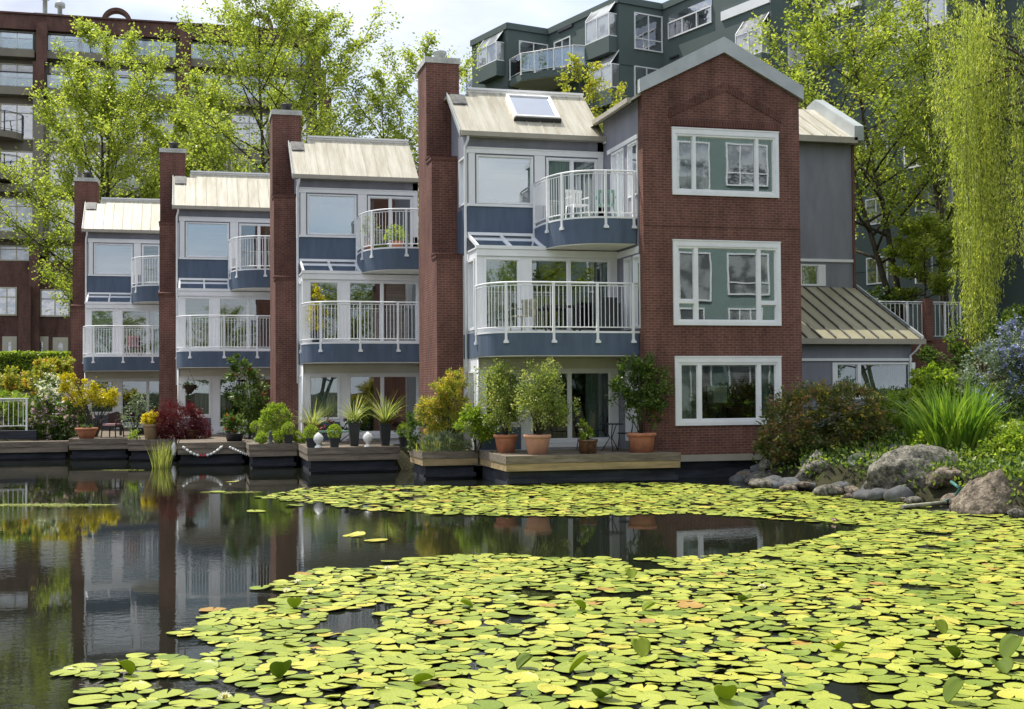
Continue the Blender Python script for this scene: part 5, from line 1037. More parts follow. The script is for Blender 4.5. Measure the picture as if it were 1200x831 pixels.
# ================================================================== TREES
WP = lambda g: (.62+.38*math.sin(math.pi*min(1, g*1.1+.1)))*(1-max(0, g-.72)*2.4)
def tb(px, yy, z): q = onY(px, 400, yy); return (float(q[0]), yy, z)
tree('young_tree', 'tall leafy tree filling the left between the far chimney and the brown block', tb(126, 73, 2.4), 19.3, 7.6, 'leaf_spring', 81, 54, 15, 60, .165, .12, (.5, 0), r0=.2, trunks=3, jit=.19, upness=.9, profile=WP)
tree('young_tree', 'second leafy tree behind the left trees, between the two first chimneys', tb(205, 74, 2.4), 17.6, 5.6, 'leaf_spring', 82, 36, 13, 58, .165, .15, (0, 0), r0=.17, trunks=2, jit=.19, upness=.95, profile=WP)
tree('young_tree', 'tallest leafy tree with bare upright trunk left of the sky gap', tb(325, 70, 2.4), 22.3, 8.2, 'leaf_spring', 83, 56, 15, 60, .165, .15, (-.4, 0), r0=.2, trunks=2, jit=.19, upness=.9, profile=WP)
tree('young_tree', 'thin airy tree standing against the open sky beside the big chimney', tb(474, 66, 2.4), 18.4, 6.6, 'leaf_spring', 84, 48, 13, 44, .16, .2, (.4, 0), r0=.12, trunks=3, jit=.2, upness=1.0, profile=WP)
tree('roof_top_tree', 'yellow green tree tips poking above the skylight roof', tb(705, 50, 2.4), 13.2, 2.5, 'leaf_yellow', 85, 22, 8, 44, .13, .45, (0, 0), r0=.1, trunks=3, jit=.10, upness=1.25)
tree('roof_top_tree', 'yellow green branch tips right of the gable peak', tb(897, 50, 2.4), 14.0, 1.6, 'leaf_yellow', 86, 12, 6, 40, .13, .6, (0, 0), r0=.09, jit=.10, upness=1.1)
tree('maple_tree', 'broad bright green maple between the side wing and the willow', tb(1066, 47, 4.1), 15.2, 5.6, 'leaf_maple', 87, 44, 12, 44, .16, .25, (-2.6, 0), r0=.17, trunks=2, jit=.2, upness=.8)
tree('maple_tree', 'green maple crown rising behind the willow at the top right', tb(1115, 49, 4.1), 16, 4.8, 'leaf_maple', 88, 28, 10, 42, .15, .3, (.4, 0), r0=.17, trunks=2, jit=.2, upness=.9)
tree('small_maple', 'small layered green tree standing over the brick pier fence', tb(1083, 45.6, 4.1), 4.9, 1.7, 'leaf_maple', 89, 18, 9, 60, .12, .35, (.1, 0), r0=.07, jit=.11, upness=.35, aspect=.7)
# conifer tip
q = onY(547, 90, 98); t = thing('pine_tree', (float(q[0]), 98, 2.5), 'dark pine top just left of the green apartment block', 'tree'); rg = np.random.default_rng(90); hh = float(onY(547, 82, 98)[2]); MB().tube([(q[0], 98, 2.5), (q[0], 98, hh)], [.25, .03], 6).build('trunk', 'bark', t)
P_ = []; Dn = []
for k in range(60):
    z = hh-.2-k*.16; a = rg.uniform(0, 6.28); L = .35+.05*k*.9; L = min(L, 2.8)
    n = 70; u = rg.uniform(0, 1, n)[:, None]; P_.append(np.array([q[0], 98, z])+np.array([math.cos(a), math.sin(a), .25])*u*L+rg.normal(size=(n, 3))*.10); Dn.append(np.repeat([[math.cos(a), math.sin(a), .6]], n, 0))
leaf_mesh('crown', np.vstack(P_), .22, 'needle', t, rg, .12, np.vstack(Dn))
# willow
YW = 33.5; wb = (float(onY(1330, 400, YW+1)[0]), YW+1, 1.6); t = thing('willow_tree', wb, 'weeping willow trailing long yellow green strands at the right edge', 'tree'); rg = np.random.default_rng(91)
tm = MB(); top = np.array([wb[0]-1.2, wb[1], 11.]); tm.tube([wb, (wb[0]-.3, wb[1], 5), (wb[0]-.8, wb[1], 8.5), tuple(top)], [.42, .33, .24, .15], 10); P_ = []; Dn = []; RV = []
anch = []
bun = np.concatenate([rg.uniform(1096, 1130, 5), rg.uniform(1122, 1164, 12), rg.uniform(1164, 1330, 26)]); bl_ = rg.uniform(0, 1, len(bun)); by_ = rg.uniform(-1.6, 1.6, len(bun)); bc_ = rg.uniform(-.25, .2, len(bun))
for k in range(560):
    jb = rg.integers(0, len(bun)); px = float(bun[jb]+rg.normal()*9); px = max(px, 1094+abs(rg.normal())*6); 
    if px < 1118: zt, zb2 = rg.uniform(8, 13.5), onY(px, 150+95*bl_[jb]-rg.uniform(0, 50), YW)[2]
    elif px < 1128: zt, zb2 = rg.uniform(10, 14), onY(px, rg.uniform(190, 330), YW)[2]
    elif px < 1164: zt, zb2 = rg.uniform(10.5, 14.5), onY(px, rg.uniform(320, 425)-abs(px-1144)*1.6, YW)[2]
    else: zt, zb2 = rg.uniform(10, 15), onY(px, 200+160*bl_[jb]-rg.uniform(0, 60), YW)[2]
    yy = YW+by_[jb]+rg.normal()*.15; x = float(onY(px, 200, yy)[0])
    if rg.uniform() < .25: zb2 += rg.uniform(.5, 3)
    zt = max(zt, zb2+1.5)
    anch.append((x, yy, zt)); L = zt-zb2; n = int(L/.032); s = np.sort(rg.uniform(0, 1, n)); bow = rg.normal()*.25; sw = rg.normal(size=2)*.13
    xs = x+bow*np.sin(s*1.6)*.6+sw[0]*np.sin(s*7+k); ys = yy+sw[1]*np.sin(s*6+k*2); zs = zt+.25*np.sin(s*3.1)*(1-s)-L*s
    P_.append(np.stack([xs, ys, zs], 1)+rg.normal(size=(n, 3))*.05); dr = np.zeros((n, 3)); dr[:, 2] = -1; dr[:, :2] = rg.normal(size=(n, 2))*.35; Dn.append(dr); RV.append(np.full(n, rg.uniform(-.1, .1)+bc_[jb]-.08)+rg.uniform(.15, .75, n))
    if k % 2 == 0: tm.tube([(xs[i], ys[i], zs[i]) for i in np.linspace(0, n-1, 9).astype(int)], .006, 3, False)
for k in range(26):
    a = anch[rg.integers(0, len(anch))]; s0 = np.array([top[0]+rg.normal()*.2, top[1], rg.uniform(7.5, 11)]); mid = (s0+np.array(a))/2+np.array([0, 0, 1.2]); tm.tube([s0, mid, (a[0], a[1], a[2]+.1)], [.09, .06, .02], 5)
tm.build('trunk', 'bark', t); leaf_mesh('crown', np.vstack(P_), .125, 'leaf_willow', t, rg, .22, np.vstack(Dn), .2, .8, rv=np.concatenate(RV))

# ================================================================== BANK PLANTS (right)
def gz(x, y): return ground_z(x, y)
def bank(name, label, cat, px, Y_, blobs, n, size, lm, **k):
    """blobs given as pixel centre/half sizes on the plane Y_: (x, y, hw, hh, depth)"""
    X0 = float(onY(px, 500, Y_)[0]); base = (X0, Y_, gz(X0, Y_)); bl = []
    for x, y, hw, hh, dp in blobs:
        c = onY(x, y, Y_+k.get('dy', 0)); e = onY(x+hw, y, Y_); f_ = onY(x, y-hh, Y_); bl.append((c[0], Y_, c[2], abs(e[0]-c[0]), dp, abs(f_[2]-c[2])))
    k.pop('dy', None); return shrub(name, label, cat, base, bl, n, size, lm, **k)
bank('rhododendron', 'big bronze tinged rhododendron in front of the brick gable corner', 'shrub', 962, 28.6, [(955, 495, 55, 42, 1.0), (925, 505, 32, 38, .8), (995, 490, 36, 38, .9), (950, 535, 45, 18, .8), (1015, 515, 22, 30, .7), (905, 525, 16, 20, .6)], 17000, .105, 'leaf_rhodo', stems=10, clumps=330, cr=.17, seed=101, shell=.75, aspect=.5, up=.5, flowers=[('leaf_bronze', 120, .09, 'new_growth')])
bank('leafy_shrub', 'bright green layered shrub under the low side wing window', 'shrub', 1085, 29.5, [(1088, 447, 26, 15, .7), (1065, 470, 24, 16, .6), (1105, 462, 18, 16, .6), (1072, 495, 22, 12, .6)], 6000, .11, 'leaf_bright', stems=8, clumps=120, cr=.25, seed=102)
bank('leafy_shrub', 'yellow green upright plants between the rhododendron and the small boulders', 'shrub', 1040, 31.0, [(1040, 480, 18, 16, .5), (1052, 500, 16, 12, .4), (1030, 500, 14, 10, .4)], 3000, .12, 'leaf_bright', stems=4, clumps=60, cr=.3, seed=103, aspect=.25)
q = onY(1122, 535, 25.2); ir = thing('iris_clump', (float(q[0]), 25.2, gz(q[0], 25.2)), 'big fan of tall sword shaped green iris blades behind the largest boulder', 'plant'); blades('blades', (float(q[0]), 25.2, max(gz(q[0], 25.2)-.05, .4)), 430, 1.75, .07, 'iris', ir, 104, .75, .1, 6, .6, rx=.55, ry=.45)
q = onY(1092, 520, 27.0); ir = thing('iris_clump', (float(q[0]), 27.0, gz(q[0], 27.0)), 'smaller clump of sword shaped blades left of the big iris fan', 'plant'); blades('blades', (float(q[0]), 27.0, gz(q[0], 27.0)-.05), 240, 1.0, .05, 'iris', ir, 105, .6, .1, 6, .5, rx=.6, ry=.4)
bank('ceanothus', 'large blue flowering ceanothus bush under the willow', 'shrub', 1175, 28.5, [(1165, 440, 30, 36, .9), (1190, 420, 28, 40, 1.0), (1215, 450, 34, 50, 1.1), (1150, 470, 22, 26, .8), (1185, 480, 34, 26, .9)], 15000, .08, 'leaf_grey', stems=10, clumps=300, cr=.16, seed=106, flowers=[('fl_blue', 560, .085, 'bloom')])
bank('fern_bank', 'bright green ferny shrub above the peaked boulder at the right edge', 'shrub', 1175, 23.6, [(1180, 535, 30, 18, .6), (1160, 555, 24, 12, .5), (1200, 520, 26, 22, .6), (1150, 575, 14, 8, .4), (1215, 560, 24, 20, .6)], 8000, .085, 'leaf_bright', stems=6, clumps=150, cr=.22, seed=107)
bank('fern_bank', 'yellow green low shrub between the sloping boulder and the iris', 'shrub', 1068, 26.5, [(1065, 535, 16, 9, .4), (1085, 520, 20, 10, .5), (1052, 548, 12, 7, .3)], 2600, .085, 'leaf_bright', stems=4, clumps=60, cr=.3, seed=108)
bank('leafy_shrub', 'dark green shrub in the shade behind the ceanothus, below the green wall', 'shrub', 1150, 38., [(1150, 395, 30, 26, .9), (1185, 385, 30, 22, .9), (1120, 420, 24, 20, .8), (1100, 420, 20, 14, .8)], 6000, .12, 'leaf_mid', stems=6, clumps=110, cr=.25, seed=109)
bank('leafy_shrub', 'mid green shrub at the right edge above the blue flowers', 'shrub', 1195, 28.0, [(1200, 500, 24, 30, .7), (1180, 505, 20, 20, .6)], 4000, .10, 'leaf_mid', stems=4, clumps=80, cr=.25, seed=110)
bank('leafy_shrub', 'green hedge bush behind the white railing and the low roof', 'shrub', 1040, 47, [(1035, 349, 26, 11, .9), (1055, 352, 14, 8, .7)], 3000, .11, 'leaf_mid', stems=4, clumps=80, cr=.25, seed=111)
bank('leafy_shrub', 'low bright shrub spilling over the largest boulder from above', 'shrub', 1105, 24.6, [(1100, 540, 18, 10, .4), (1135, 548, 18, 12, .4), (1085, 532, 12, 8, .3)], 3200, .08, 'leaf_bright', stems=3, clumps=70, cr=.3, seed=112)
bank('leafy_shrub', 'dense green shrub filling the slope under the low side wing corner', 'shrub', 1040, 32.5, [(1035, 515, 26, 20, .6), (1060, 530, 20, 14, .5), (1010, 540, 22, 14, .5)], 5200, .09, 'leaf_mid', stems=4, clumps=110, cr=.25, seed=113)
bank('leafy_shrub', 'fresh green shrub right of the big iris fan', 'shrub', 1172, 26., [(1170, 505, 22, 16, .6), (1195, 520, 22, 20, .6), (1150, 525, 14, 12, .5)], 5200, .085, 'leaf_bright', stems=4, clumps=110, cr=.25, seed=114)
# carpet of low leaves on the bank
rg = np.random.default_rng(120); pts = []
while len(pts) < 42000:
    x, y = (rg.uniform(12.5, 22), rg.uniform(17, 33)) if len(pts) % 3 else (rg.uniform(13, 26), rg.uniform(17, 44))
    d = pond_sd(x, y)
    if d < .12 or (x < 21.6 and y > 33.9) or (x < 16.1 and y > 30.9): continue
    pts += [(x+rg.normal()*.15, y+rg.normal()*.15, gz(x, y)+abs(rg.normal())*.12) for _ in range(10)]
tag(leaf_mesh('ground_cover', np.array(pts), .10, 'leaf_cover', None, rg, .6, np.tile([0, 0, .6], (len(pts), 1)), .6, org=(18, 28, .5)), 'low leafy ground cover over the right bank', 'ground cover', kind='stuff')
# left bank
bank('lilac_shrub', 'big green shrub with lilac and white blossom beside the terracotta bowl', 'shrub', 62, 49.5, [(60, 490, 34, 22, 1.0), (85, 480, 20, 20, .8), (45, 478, 18, 14, .8), (75, 505, 26, 12, .8)], 7000, .11, 'leaf_mid', stems=6, clumps=150, cr=.22, seed=121, flowers=[('fl_pink', 90, .14, 'bloom')])
bank('viburnum', 'shrub covered in white blossom behind the lilac flowering one', 'shrub', 66, 52.0, [(66, 455, 18, 14, .9), (80, 462, 14, 12, .7), (55, 468, 14, 10, .7)], 3200, .11, 'leaf_mid', stems=5, clumps=80, cr=.25, seed=122, flowers=[('fl_white', 190, .12, 'bloom')])
bank('azalea', 'rusty orange and green shrub in front of the clipped hedge, leftmost', 'shrub', 15, 53.0, [(12, 445, 24, 12, .9), (-20, 448, 24, 14, .9), (25, 455, 18, 12, .8)], 4200, .12, 'leaf_bronze', stems=5, clumps=90, cr=.25, seed=123)
bank('azalea', 'rusty orange and green shrub next to the farthest chimney', 'shrub', 60, 55.0, [(58, 432, 24, 12, .9), (75, 428, 12, 12, .8), (45, 445, 20, 12, .9)], 4200, .12, 'leaf_bronze', stems=5, clumps=90, cr=.25, seed=124)
bank('leafy_shrub', 'yellow green shrub low behind the white fence at far left', 'shrub', 10, 50.5, [(8, 470, 22, 12, .8), (-25, 475, 24, 16, .8), (28, 485, 20, 16, .8)], 4200, .11, 'leaf_bright', stems=5, clumps=90, cr=.25, seed=125)
rg = np.random.default_rng(126); q0, q1 = onY(-40, 430, 60), onY(86, 430, 60); zt_ = float(onY(40, 413.5, 60)[2]); t = thing('clipped_hedge', (float(q1[0]), 60, 2.4), 'long clipped green hedge with a flat sunlit top in front of the brown block', 'hedge'); n = 15000
p = np.stack([rg.uniform(q0[0], q1[0], n), 60+rg.uniform(-.7, .7, n), rg.uniform(1.8, zt_, n)], 1); k = rg.integers(0, 3, n); p[k == 0, 1] = 59.3+rg.uniform(-.06, .12, (k == 0).sum()); p[k == 1, 2] = zt_-abs(rg.normal(size=(k == 1).sum()))*.06
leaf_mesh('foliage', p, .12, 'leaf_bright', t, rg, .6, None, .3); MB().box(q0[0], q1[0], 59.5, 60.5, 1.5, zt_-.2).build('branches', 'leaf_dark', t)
# reeds
for px, yb_, L, n, l_, sd in ((190, 548, .95, 120, 'pale tuft of reeds growing in the water below the crimson maple', 131), (22, 530, .9, 60, 'green reeds at the far left shore, in front of the white fence', 132), (3, 531, .8, 40, 'thin green reeds at the very left edge of the water', 133)):
    q = onZ(px, yb_, 0); t = thing('reeds', (float(q[0]), float(q[1]), 0), l_, 'reeds'); blades('blades', (float(q[0]), float(q[1]), -.1), n, L, .022, 'reed', t, sd, .45, .1, 6, .6, rx=.28, ry=.2)

# ================================================================== LILY PADS
m = D.materials.new('lily pad'); m.use_nodes = True; t = m.node_tree; p = t.nodes['Principled BSDF']; p.inputs['Roughness'].default_value = .42; p.inputs['Specular IOR Level'].default_value = .3
a = N(t, 'ShaderNodeAttribute', attribute_name='rv'); oi = N(t, 'ShaderNodeObjectInfo'); ad = N(t, 'ShaderNodeMath', operation='ADD'); fr = N(t, 'ShaderNodeMath', operation='FRACT')
t.links.new(a.outputs['Fac'], ad.inputs[0]); t.links.new(oi.outputs['Random'], ad.inputs[1]); t.links.new(ad.outputs[0], fr.inputs[0])
r = N(t, 'ShaderNodeValToRGB'); e = r.color_ramp.elements; cs_ = [(0, (.13, .19, .022)), (.2, (.22, .27, .035)), (.5, (.29, .33, .045)), (.8, (.345, .37, .055)), (.95, (.42, .40, .06)), (.985, (.38, .33, .05)), (.998, (.34, .20, .05))]
while len(e) < len(cs_): e.new(.5)
for k, (ps, c) in enumerate(cs_): e[k].position = ps; e[k].color = (*c, 1)
t.links.new(fr.outputs[0], r.inputs[0])
tcn = N(t, 'ShaderNodeTexCoord'); sp = N(t, 'ShaderNodeSeparateXYZ'); mpn = N(t, 'ShaderNodeMapping'); mpn.inputs['Location'].default_value = (-.5, -.5, 0); t.links.new(tcn.outputs['UV'], mpn.inputs[0]); t.links.new(mpn.outputs[0], sp.inputs[0])
at2 = N(t, 'ShaderNodeMath', operation='ARCTAN2'); t.links.new(sp.outputs[1], at2.inputs[0]); t.links.new(sp.outputs[0], at2.inputs[1]); ml = N(t, 'ShaderNodeMath', operation='MULTIPLY'); ml.inputs[1].default_value = 11; t.links.new(at2.outputs[0], ml.inputs[0])
cs2 = N(t, 'ShaderNodeMath', operation='COSINE'); t.links.new(ml.outputs[0], cs2.inputs[0]); pwn = N(t, 'ShaderNodeMath', operation='POWER'); ab = N(t, 'ShaderNodeMath', operation='ABSOLUTE'); t.links.new(cs2.outputs[0], ab.inputs[0]); t.links.new(ab.outputs[0], pwn.inputs[0]); pwn.inputs[1].default_value = 14
nz = N(t, 'ShaderNodeTexNoise'); nz.inputs['Scale'].default_value = 7; nz.inputs['Detail'].default_value = 5; t.links.new(tcn.outputs['Object'], nz.inputs[0]); mr = N(t, 'ShaderNodeMapRange'); mr.inputs[1].default_value = .3; mr.inputs[2].default_value = .7; mr.inputs[3].default_value = .74; mr.inputs[4].default_value = 1.12; t.links.new(nz.outputs[0], mr.inputs[0])
mv = N(t, 'ShaderNodeMath', operation='MULTIPLY_ADD'); t.links.new(pwn.outputs[0], mv.inputs[0]); mv.inputs[1].default_value = .16; t.links.new(mr.outputs[0], mv.inputs[2])
mx = N(t, 'ShaderNodeMix', data_type='RGBA', blend_type='MULTIPLY'); mx.inputs[0].default_value = 1; t.links.new(r.outputs[0], mx.inputs[6]); t.links.new(mv.outputs[0], mx.inputs[7]); t.links.new(mx.outputs[2], p.inputs['Base Color'])
M['pad'] = m
M['pad_under'] = leaf_mat('leaf underside', [(0, (.08, .13, .02)), (.5, (.20, .27, .035)), (1, (.34, .40, .05))], .4, rough=.6, spec=.15)
def pad_geo(rg, nseg=26, cu=0):
    no = rg.uniform(.10, .22); ang = np.linspace(no, 2*math.pi-no, nseg); w1, w2 = rg.uniform(0, 6.28, 2); rr = 1+.035*np.sin(ang*3+w1)+.02*np.sin(ang*7+w2)
    edge = .03+.025*np.sin(ang*2+w2)+.012*np.sin(ang*5+w1)+cu*np.maximum(0, np.cos(ang-w1))**3*1.6; V = [(0, 0, -.005)]
    for f_, zf in ((.55, .15), (.92, .55), (1., 1.)): V += [(rr[i]*f_*math.cos(ang[i]), rr[i]*f_*math.sin(ang[i]), edge[i]*zf*.6) for i in range(nseg)]
    F_ = [(0, 1+i, 2+i) for i in range(nseg-1)]
    for k in range(2):
        o = 1+k*nseg; F_ += [(o+i, o+nseg+i, o+nseg+i+1, o+i+1) for i in range(nseg-1)]
    o = 1+2*nseg; b = len(V); V += [(x*.99, y*.99, z-.010) for x, y, z in V[o:o+nseg]]; F_ += [(o+i, b+i, b+i+1, o+i+1) for i in range(nseg-1)]
    return np.array(V), F_
rg = np.random.default_rng(200)
near = [(30, 776), (75, 770), (120, 779), (150, 768), (235, 772), (262, 757), (200, 746), (228, 735), (250, 708), (300, 692), (372, 668), (440, 660), (520, 652), (590, 650), (640, 655), (760, 655), (845, 652), (905, 642), (948, 634), (985, 626), (1030, 618), (1110, 612), (1230, 612), (1260, 900), (60, 900), (95, 812), (150, 800), (70, 790), (30, 784)]
far = [(352, 573), (420, 570), (560, 571), (620, 568), (700, 566), (800, 567), (900, 573), (985, 582), (1060, 590), (1130, 603), (1230, 606), (1230, 616), (1110, 616), (1020, 616), (945, 612), (870, 606), (800, 602), (680, 606), (520, 604), (430, 598), (360, 590), (300, 583)]
near = np.array([onZ(x, y)[:2] for x, y in near]); far = np.array([onZ(x, y)[:2] for x, y in far])
def inside(P, x, y):
    c = False
    for a, b in zip(P, np.roll(P, -1, 0)):
        if (a[1] > y) != (b[1] > y) and x < (b[0]-a[0])*(y-a[1])/(b[1]-a[1]+1e-12)+a[0]: c = not c
    return c
def edge_d(P, x, y):
    q = np.array([x, y]); A2 = P; B2 = np.roll(P, -1, 0); e = B2-A2; w_ = q-A2; t_ = np.clip((w_*e).sum(1)/((e*e).sum(1)+1e-9), 0, 1)[:, None]; return float(np.sqrt(((w_-e*t_)**2).sum(1).min())) if x < 6 else 9.
grid = {}; pads = []
def try_pad(x, y, r_, ov):
    k = (int(x//.5), int(y//.5))
    for i in range(-1, 2):
        for j in range(-1, 2):
            for (a, b, c) in grid.get((k[0]+i, k[1]+j), ()):
                if (a-x)**2+(b-y)**2 < ((r_+c)*ov)**2: return False
    grid.setdefault(k, []).append((x, y, r_)); pads.append((x, y, r_)); return True
for P, tries, ov in ((near, 85000, .79), (far, 52000, .82)):
    lo, hi = P.min(0), P.max(0); lo = np.maximum(lo, [-6, 6.5]); hi = np.minimum(hi, [17, 45])
    for k in range(tries):
        x, y = rg.uniform(lo[0], hi[0]), rg.uniform(lo[1], hi[1])
        if not inside(P, x, y) or pond_sd(x, y) > -.12: continue
        nzv = mn.noise(Vector((x*.9, y*.9, 3)))-(.30*math.exp(-edge_d(P, x, y)/.7) if P is near else 0); 
        if nzv < -.42: continue
        if P is far and x < 4.5+mn.noise(Vector((x, y, 0)))*2 and rg.uniform() < .75: continue
        try_pad(x, y, float(rg.uniform(.095, .172)) if k < tries*.45 else float(rg.uniform(.05, .115)), ov+.04*rg.normal())
for (px, py) in ((150, 778), (240, 770), (330, 588), (345, 593), (300, 600), (272, 565), (255, 577), (415, 628), (440, 634)):
    q = onZ(px, py); try_pad(q[0], q[1], .19, .8)
geos = [pad_geo(rg, cu=(0, .0, .03, .06, .12, 0, .02, .20)[k]) for k in range(8)]
pads.sort(key=lambda q: (q[1]*cy_+q[0]*sy_)/q[2])
def inframe(x, y):
    c = CM @ np.array([x, y, -H]); u, v = 600+FPX*c[0]/c[2], 415.5-FPX*c[1]/c[2]; return -30 < u < 1230 and v < 850
ind = [q for q in pads if inframe(q[0], q[1])][:300]; inds = set(ind); rest = [q for q in pads if q not in inds]
def mesh_from(name, V, F_, uvs, rv):
    me = D.meshes.new(name); me.from_pydata(V, [], F_); uvl = me.uv_layers.new(name='UVMap'); uvl.data.foreach_set('uv', uvs); at = me.attributes.new('rv', 'FLOAT', 'FACE'); at.data.foreach_set('value', rv); me.polygons.foreach_set('use_smooth', [True]*len(F_)); me.materials.append(M['pad']); return me
pm_ = []
for V, F_ in geos: pm_.append(mesh_from('lily_pad', [tuple(v) for v in V], F_, [c for f_ in F_ for i in f_ for c in (V[i][0]*.5+.5, V[i][1]*.5+.5)], [0.]*len(F_)))
for k, (x, y, r_) in enumerate(ind):
    o = D.objects.new('lily_pad', pm_[k % 8]); COL.objects.link(o); o.location = (x, y, .012+.006*rg.uniform()); o.scale = (r_, r_, max(r_, .15)); o.rotation_euler = (rg.normal()*.035, rg.normal()*.035, rg.uniform(0, 6.28)); tag(o, 'round yellow green lily pad floating flat in the nearer part of the pond', 'lily pad', 'lily pads floating in the foreground')
VV = []; FF = []; UU = []; RR = []; b = 0
for (x, y, r_) in rest:
    V, F_ = geos[rg.integers(0, 8)]; a = rg.uniform(0, 6.28); c, s = math.cos(a), math.sin(a); tx, ty = rg.normal(size=2)*.03; W_ = V*r_; X_ = W_[:, 0]*c-W_[:, 1]*s; Y_ = W_[:, 0]*s+W_[:, 1]*c; Z_ = W_[:, 2]+X_*tx+Y_*ty+.012+.008*rg.uniform()
    VV.append(np.stack([X_+x, Y_+y, Z_], 1)); v = float(rg.uniform()); dull = sm(9, 13, x)*sm(17.5, 19.5, y); v = v if rg.uniform() > dull*.6 else (.0+.2*rg.uniform() if rg.uniform() < .55 else .955+.035*rg.uniform())
    for f_ in F_:
        FF.append(tuple(i+b for i in f_)); RR.append(v)
        for i in f_: UU += [V[i][0]*.5+.5, V[i][1]*.5+.5]
    b += len(V)
o = D.objects.new('lily_pads', mesh_from('lily_pads', np.vstack(VV).tolist(), FF, UU, RR)); COL.objects.link(o); tag(o, 'mass of smaller looking lily pads covering the pond farther out', 'lily pads', kind='stuff')
print('PADS', len(pads))
def curled(px, py, s, az, tilt, label, dark=False):
    q = onZ(px, py); bm = MB(); n = 10; r_ = .078*s; pts = []
    cz_, sz_ = math.cos(az), math.sin(az); ct, st = math.cos(tilt), math.sin(tilt)
    g_ = {}
    for i in range(n+1):
        for j in range(7):
            u = -1+2*i/n; v = -1+2*j/6; hw = math.sqrt(max(0, 1-u*u)); x, y = u*r_, v*hw*r_; z = abs(v)**1.6*hw*r_*.8
            x, z = x*ct-z*st*.2+r_*ct*.9, x*st+z*ct+r_*st*.9; g_[i, j] = (q[0]+x*cz_-y*sz_, q[1]+x*sz_+y*cz_, z+.015)
    for i in range(n):
        for j in range(6): bm.f.append((i*7+j, (i+1)*7+j, (i+1)*7+j+1, i*7+j+1)); bm.sm.append(True); bm.uv.append([(0, 0)]*4)
    bm.v = [tuple(map(float, g_[i, j])) for i in range(n+1) for j in range(7)]
    o = bm.build('curled_lily_leaf', 'pad_under', org=(q[0], q[1], 0)); so2 = o.modifiers.new('solid', 'SOLIDIFY'); so2.thickness = .004
    at = o.data.attributes.new('rv', 'FLOAT', 'FACE'); at.data.foreach_set('value', [.25 if dark else .75]*len(o.data.polygons)); tag(o, label, 'lily leaf')
CU = [(153, 792, 1.2, 'folded lily leaf in the open water at the lower left, below the lone pads'), (327, 796, 1.2, 'dark upright lily leaf left of the white bud near the bottom'), (345, 714, 1., 'folded lily leaf near the left white blooms'), (607, 786, 1.1, 'dark tilted lily leaf at the bottom middle, left of the standing folded one'), (668, 790, 1.4, 'tall folded lily leaf standing at the bottom middle'),
      (487, 802, 1.2, 'pointed folded lily leaf at the bottom, left of centre'), (554, 713, 1., 'small bright folded leaf in the middle of the pads'), (684, 716, 1.1, 'bright folded leaf below the open water channel, centre'), (754, 717, 1., 'bright folded leaf right of centre, below the channel'), (754, 772, 1.2, 'bright rounded folded leaf right of the tall standing one'),
      (703, 820, 1.2, 'dark crumpled leaf standing at the bottom edge, right of centre'), (868, 706, 1., 'small dark upright leaf right of the centre, half way up the pads'), (982, 763, 1.1, 'tilted green leaf in the middle of the right hand pads'), (1178, 775, 1.6, 'largest upright dark leaf near the right edge'), (1178, 792, 1.2, 'tilted leaf just below the largest upright dark one'),
      (1110, 826, 1.4, 'broad dark leaf at the bottom right edge'), (1106, 745, 1., 'small tilted leaf above the right hand group'), (1120, 773, 1.1, 'folded leaf left of the largest upright dark one'), (740, 679, .9, 'small folded leaf near the edge of the open channel'), (850, 824, 1.1, 'curled leaf at the bottom edge between the crumpled and the broad one')]
rg2 = random.Random(5)
for k, (px, py, s, l_) in enumerate(CU): curled(px, py, s, rg2.uniform(0, 6.28), rg2.uniform(.25, 1.0), l_, 'dark' in l_)
def bloom(px, py, label, m_='fl_white', s=1.):
    q = onZ(px, py); t = thing('water_lily', (q[0], q[1], 0), label, 'water lily')
    rg3 = np.random.default_rng(int(px)); V = []; pts = []; dr = []
    for ring, (n, el) in enumerate(((9, .45), (8, .8), (6, 1.15))):
        for k in range(n): a = 2*math.pi*k/n+ring*.3; dr.append((math.cos(a)*math.cos(el), math.sin(a)*math.cos(el), math.sin(el))); pts.append((q[0], q[1], .03))
    leaf_mesh('petals', np.array(pts), .06*s, m_, t, rg3, .5, np.array(dr)*6, 0, .05, sizevar=.05); MB().lathe([(.02, 0), (.026, .02), (.01, .035)], (float(q[0]), float(q[1]), .03), 8).build('centre', 'fl_yellow', t)
for px, py, l_, m_ in ((263, 823, 'white water lily bud open at the lower left', 'fl_white'), (349, 686, 'white water lily at the left tip of the pads', 'fl_white'), (336, 697, 'small white water lily just below the left tip one', 'fl_white'), (363, 697, 'small white water lily right of the pair at the left tip', 'fl_white'), (454, 670, 'pale water lily on the edge of the open channel', 'fl_white'), (977, 613, 'pink water lily far out at the right, near the boulders', 'fl_pink'), (893, 692, 'white water lily among the right hand pads', 'fl_white')): bloom(px, py, l_, m_)
rg = np.random.default_rng(300); P_ = []
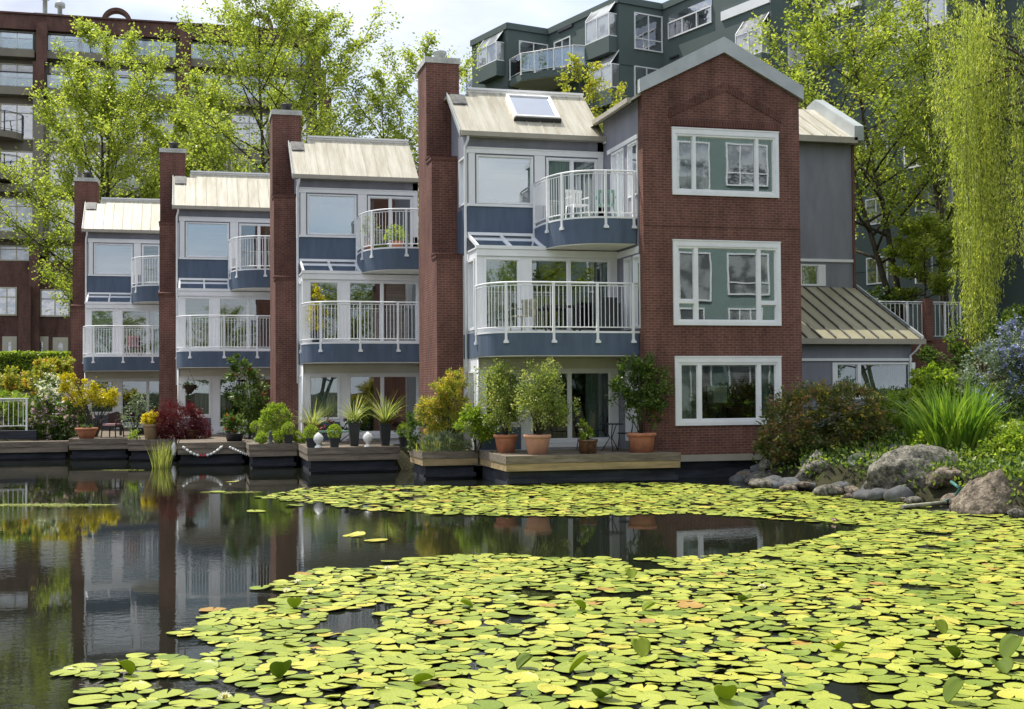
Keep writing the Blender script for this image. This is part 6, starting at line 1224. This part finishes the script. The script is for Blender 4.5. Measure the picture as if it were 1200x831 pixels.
for (x0, x1, yc, hh_, n) in ((-30, 135, 592, 1.6, 1500), (235, 305, 577, .8, 260), (120, 170, 551, .5, 120)):
    for k in range(n):
        u = rg.uniform(); q = onZ(x0+(x1-x0)*u, yc+rg.normal()*hh_*.5*(1-abs(2*u-1)**2)); P_.append((q[0], q[1], .006+.006*rg.uniform()))
o = leaf_mesh('floating_weed', np.array(P_), .07, 'reed', None, rg, .8, None, 9, org=(-4, 25, 0.008)); o.scale = (1, 1, .08); tag(o, 'thin yellowish streaks of floating weed on the open water at left', 'water weed', kind='stuff')

# ================================================================== NEAR BANK, mirrored in the windows
src = D.objects['maple_tree']; kids = list(src.children)
for k, (x, y, s_, l_) in enumerate(((-14, -9, .75, 'leftmost'), (-6, -12, .8, 'second from the left'), (2, -13, .7, 'third from the left'), (9, -11, .82, 'middle'), (16, -13, .78, 'third from the right'), (23, -9, .85, 'second from the right'), (44, -6, .95, 'rightmost'))):
    c = src.copy(); COL.objects.link(c); c.location = (x, y, .8); c.scale = (s_*1.2, s_*1.2, s_*.78); c.rotation_euler = (0, 0, k*1.3); c['label'] = l_+' of the green trees on the near bank mirrored in the windows'; c['group'] = 'trees on the near bank'
    for ch in kids: d = ch.copy(); COL.objects.link(d); d.parent = c
nbk = thing('apartment_building', (33, -12, .9), 'invented pale green block with white windows on the near bank, mirrored in the gable windows', 'building')  # unseen invented block, put here for the gable windows to reflect
M['pale_green'] = mat('pale green render', (.20, .27, .25), .8, .3, .06, .5); MB().box(25, 41, -24, -12, .8, 19).build('wall', 'pale_green', nbk); Fn = lambda u, n, z: (41-u, -12+n, z)
for k in range(4):
    for j in range(5): winfar(nbk, Fn, 1+k*4+(j % 2)*.5, 3.2+k*4+(k % 2)*.7, 1.6+j*3.5-(k % 3)*.4, 3.9+j*3.5, 1+(k+j) % 3, .3*(k % 2), 'glass_pale', 'white', .10)
    MB().box(.6+k*4, 4.3+k*4, .001, .5, 4.4, 4.6, Fn).build('ledge', 'white', nbk)
MB().box(24.8, 41.2, -24.2, -11.8, 19, 19.4).build('cornice', 'white', nbk)
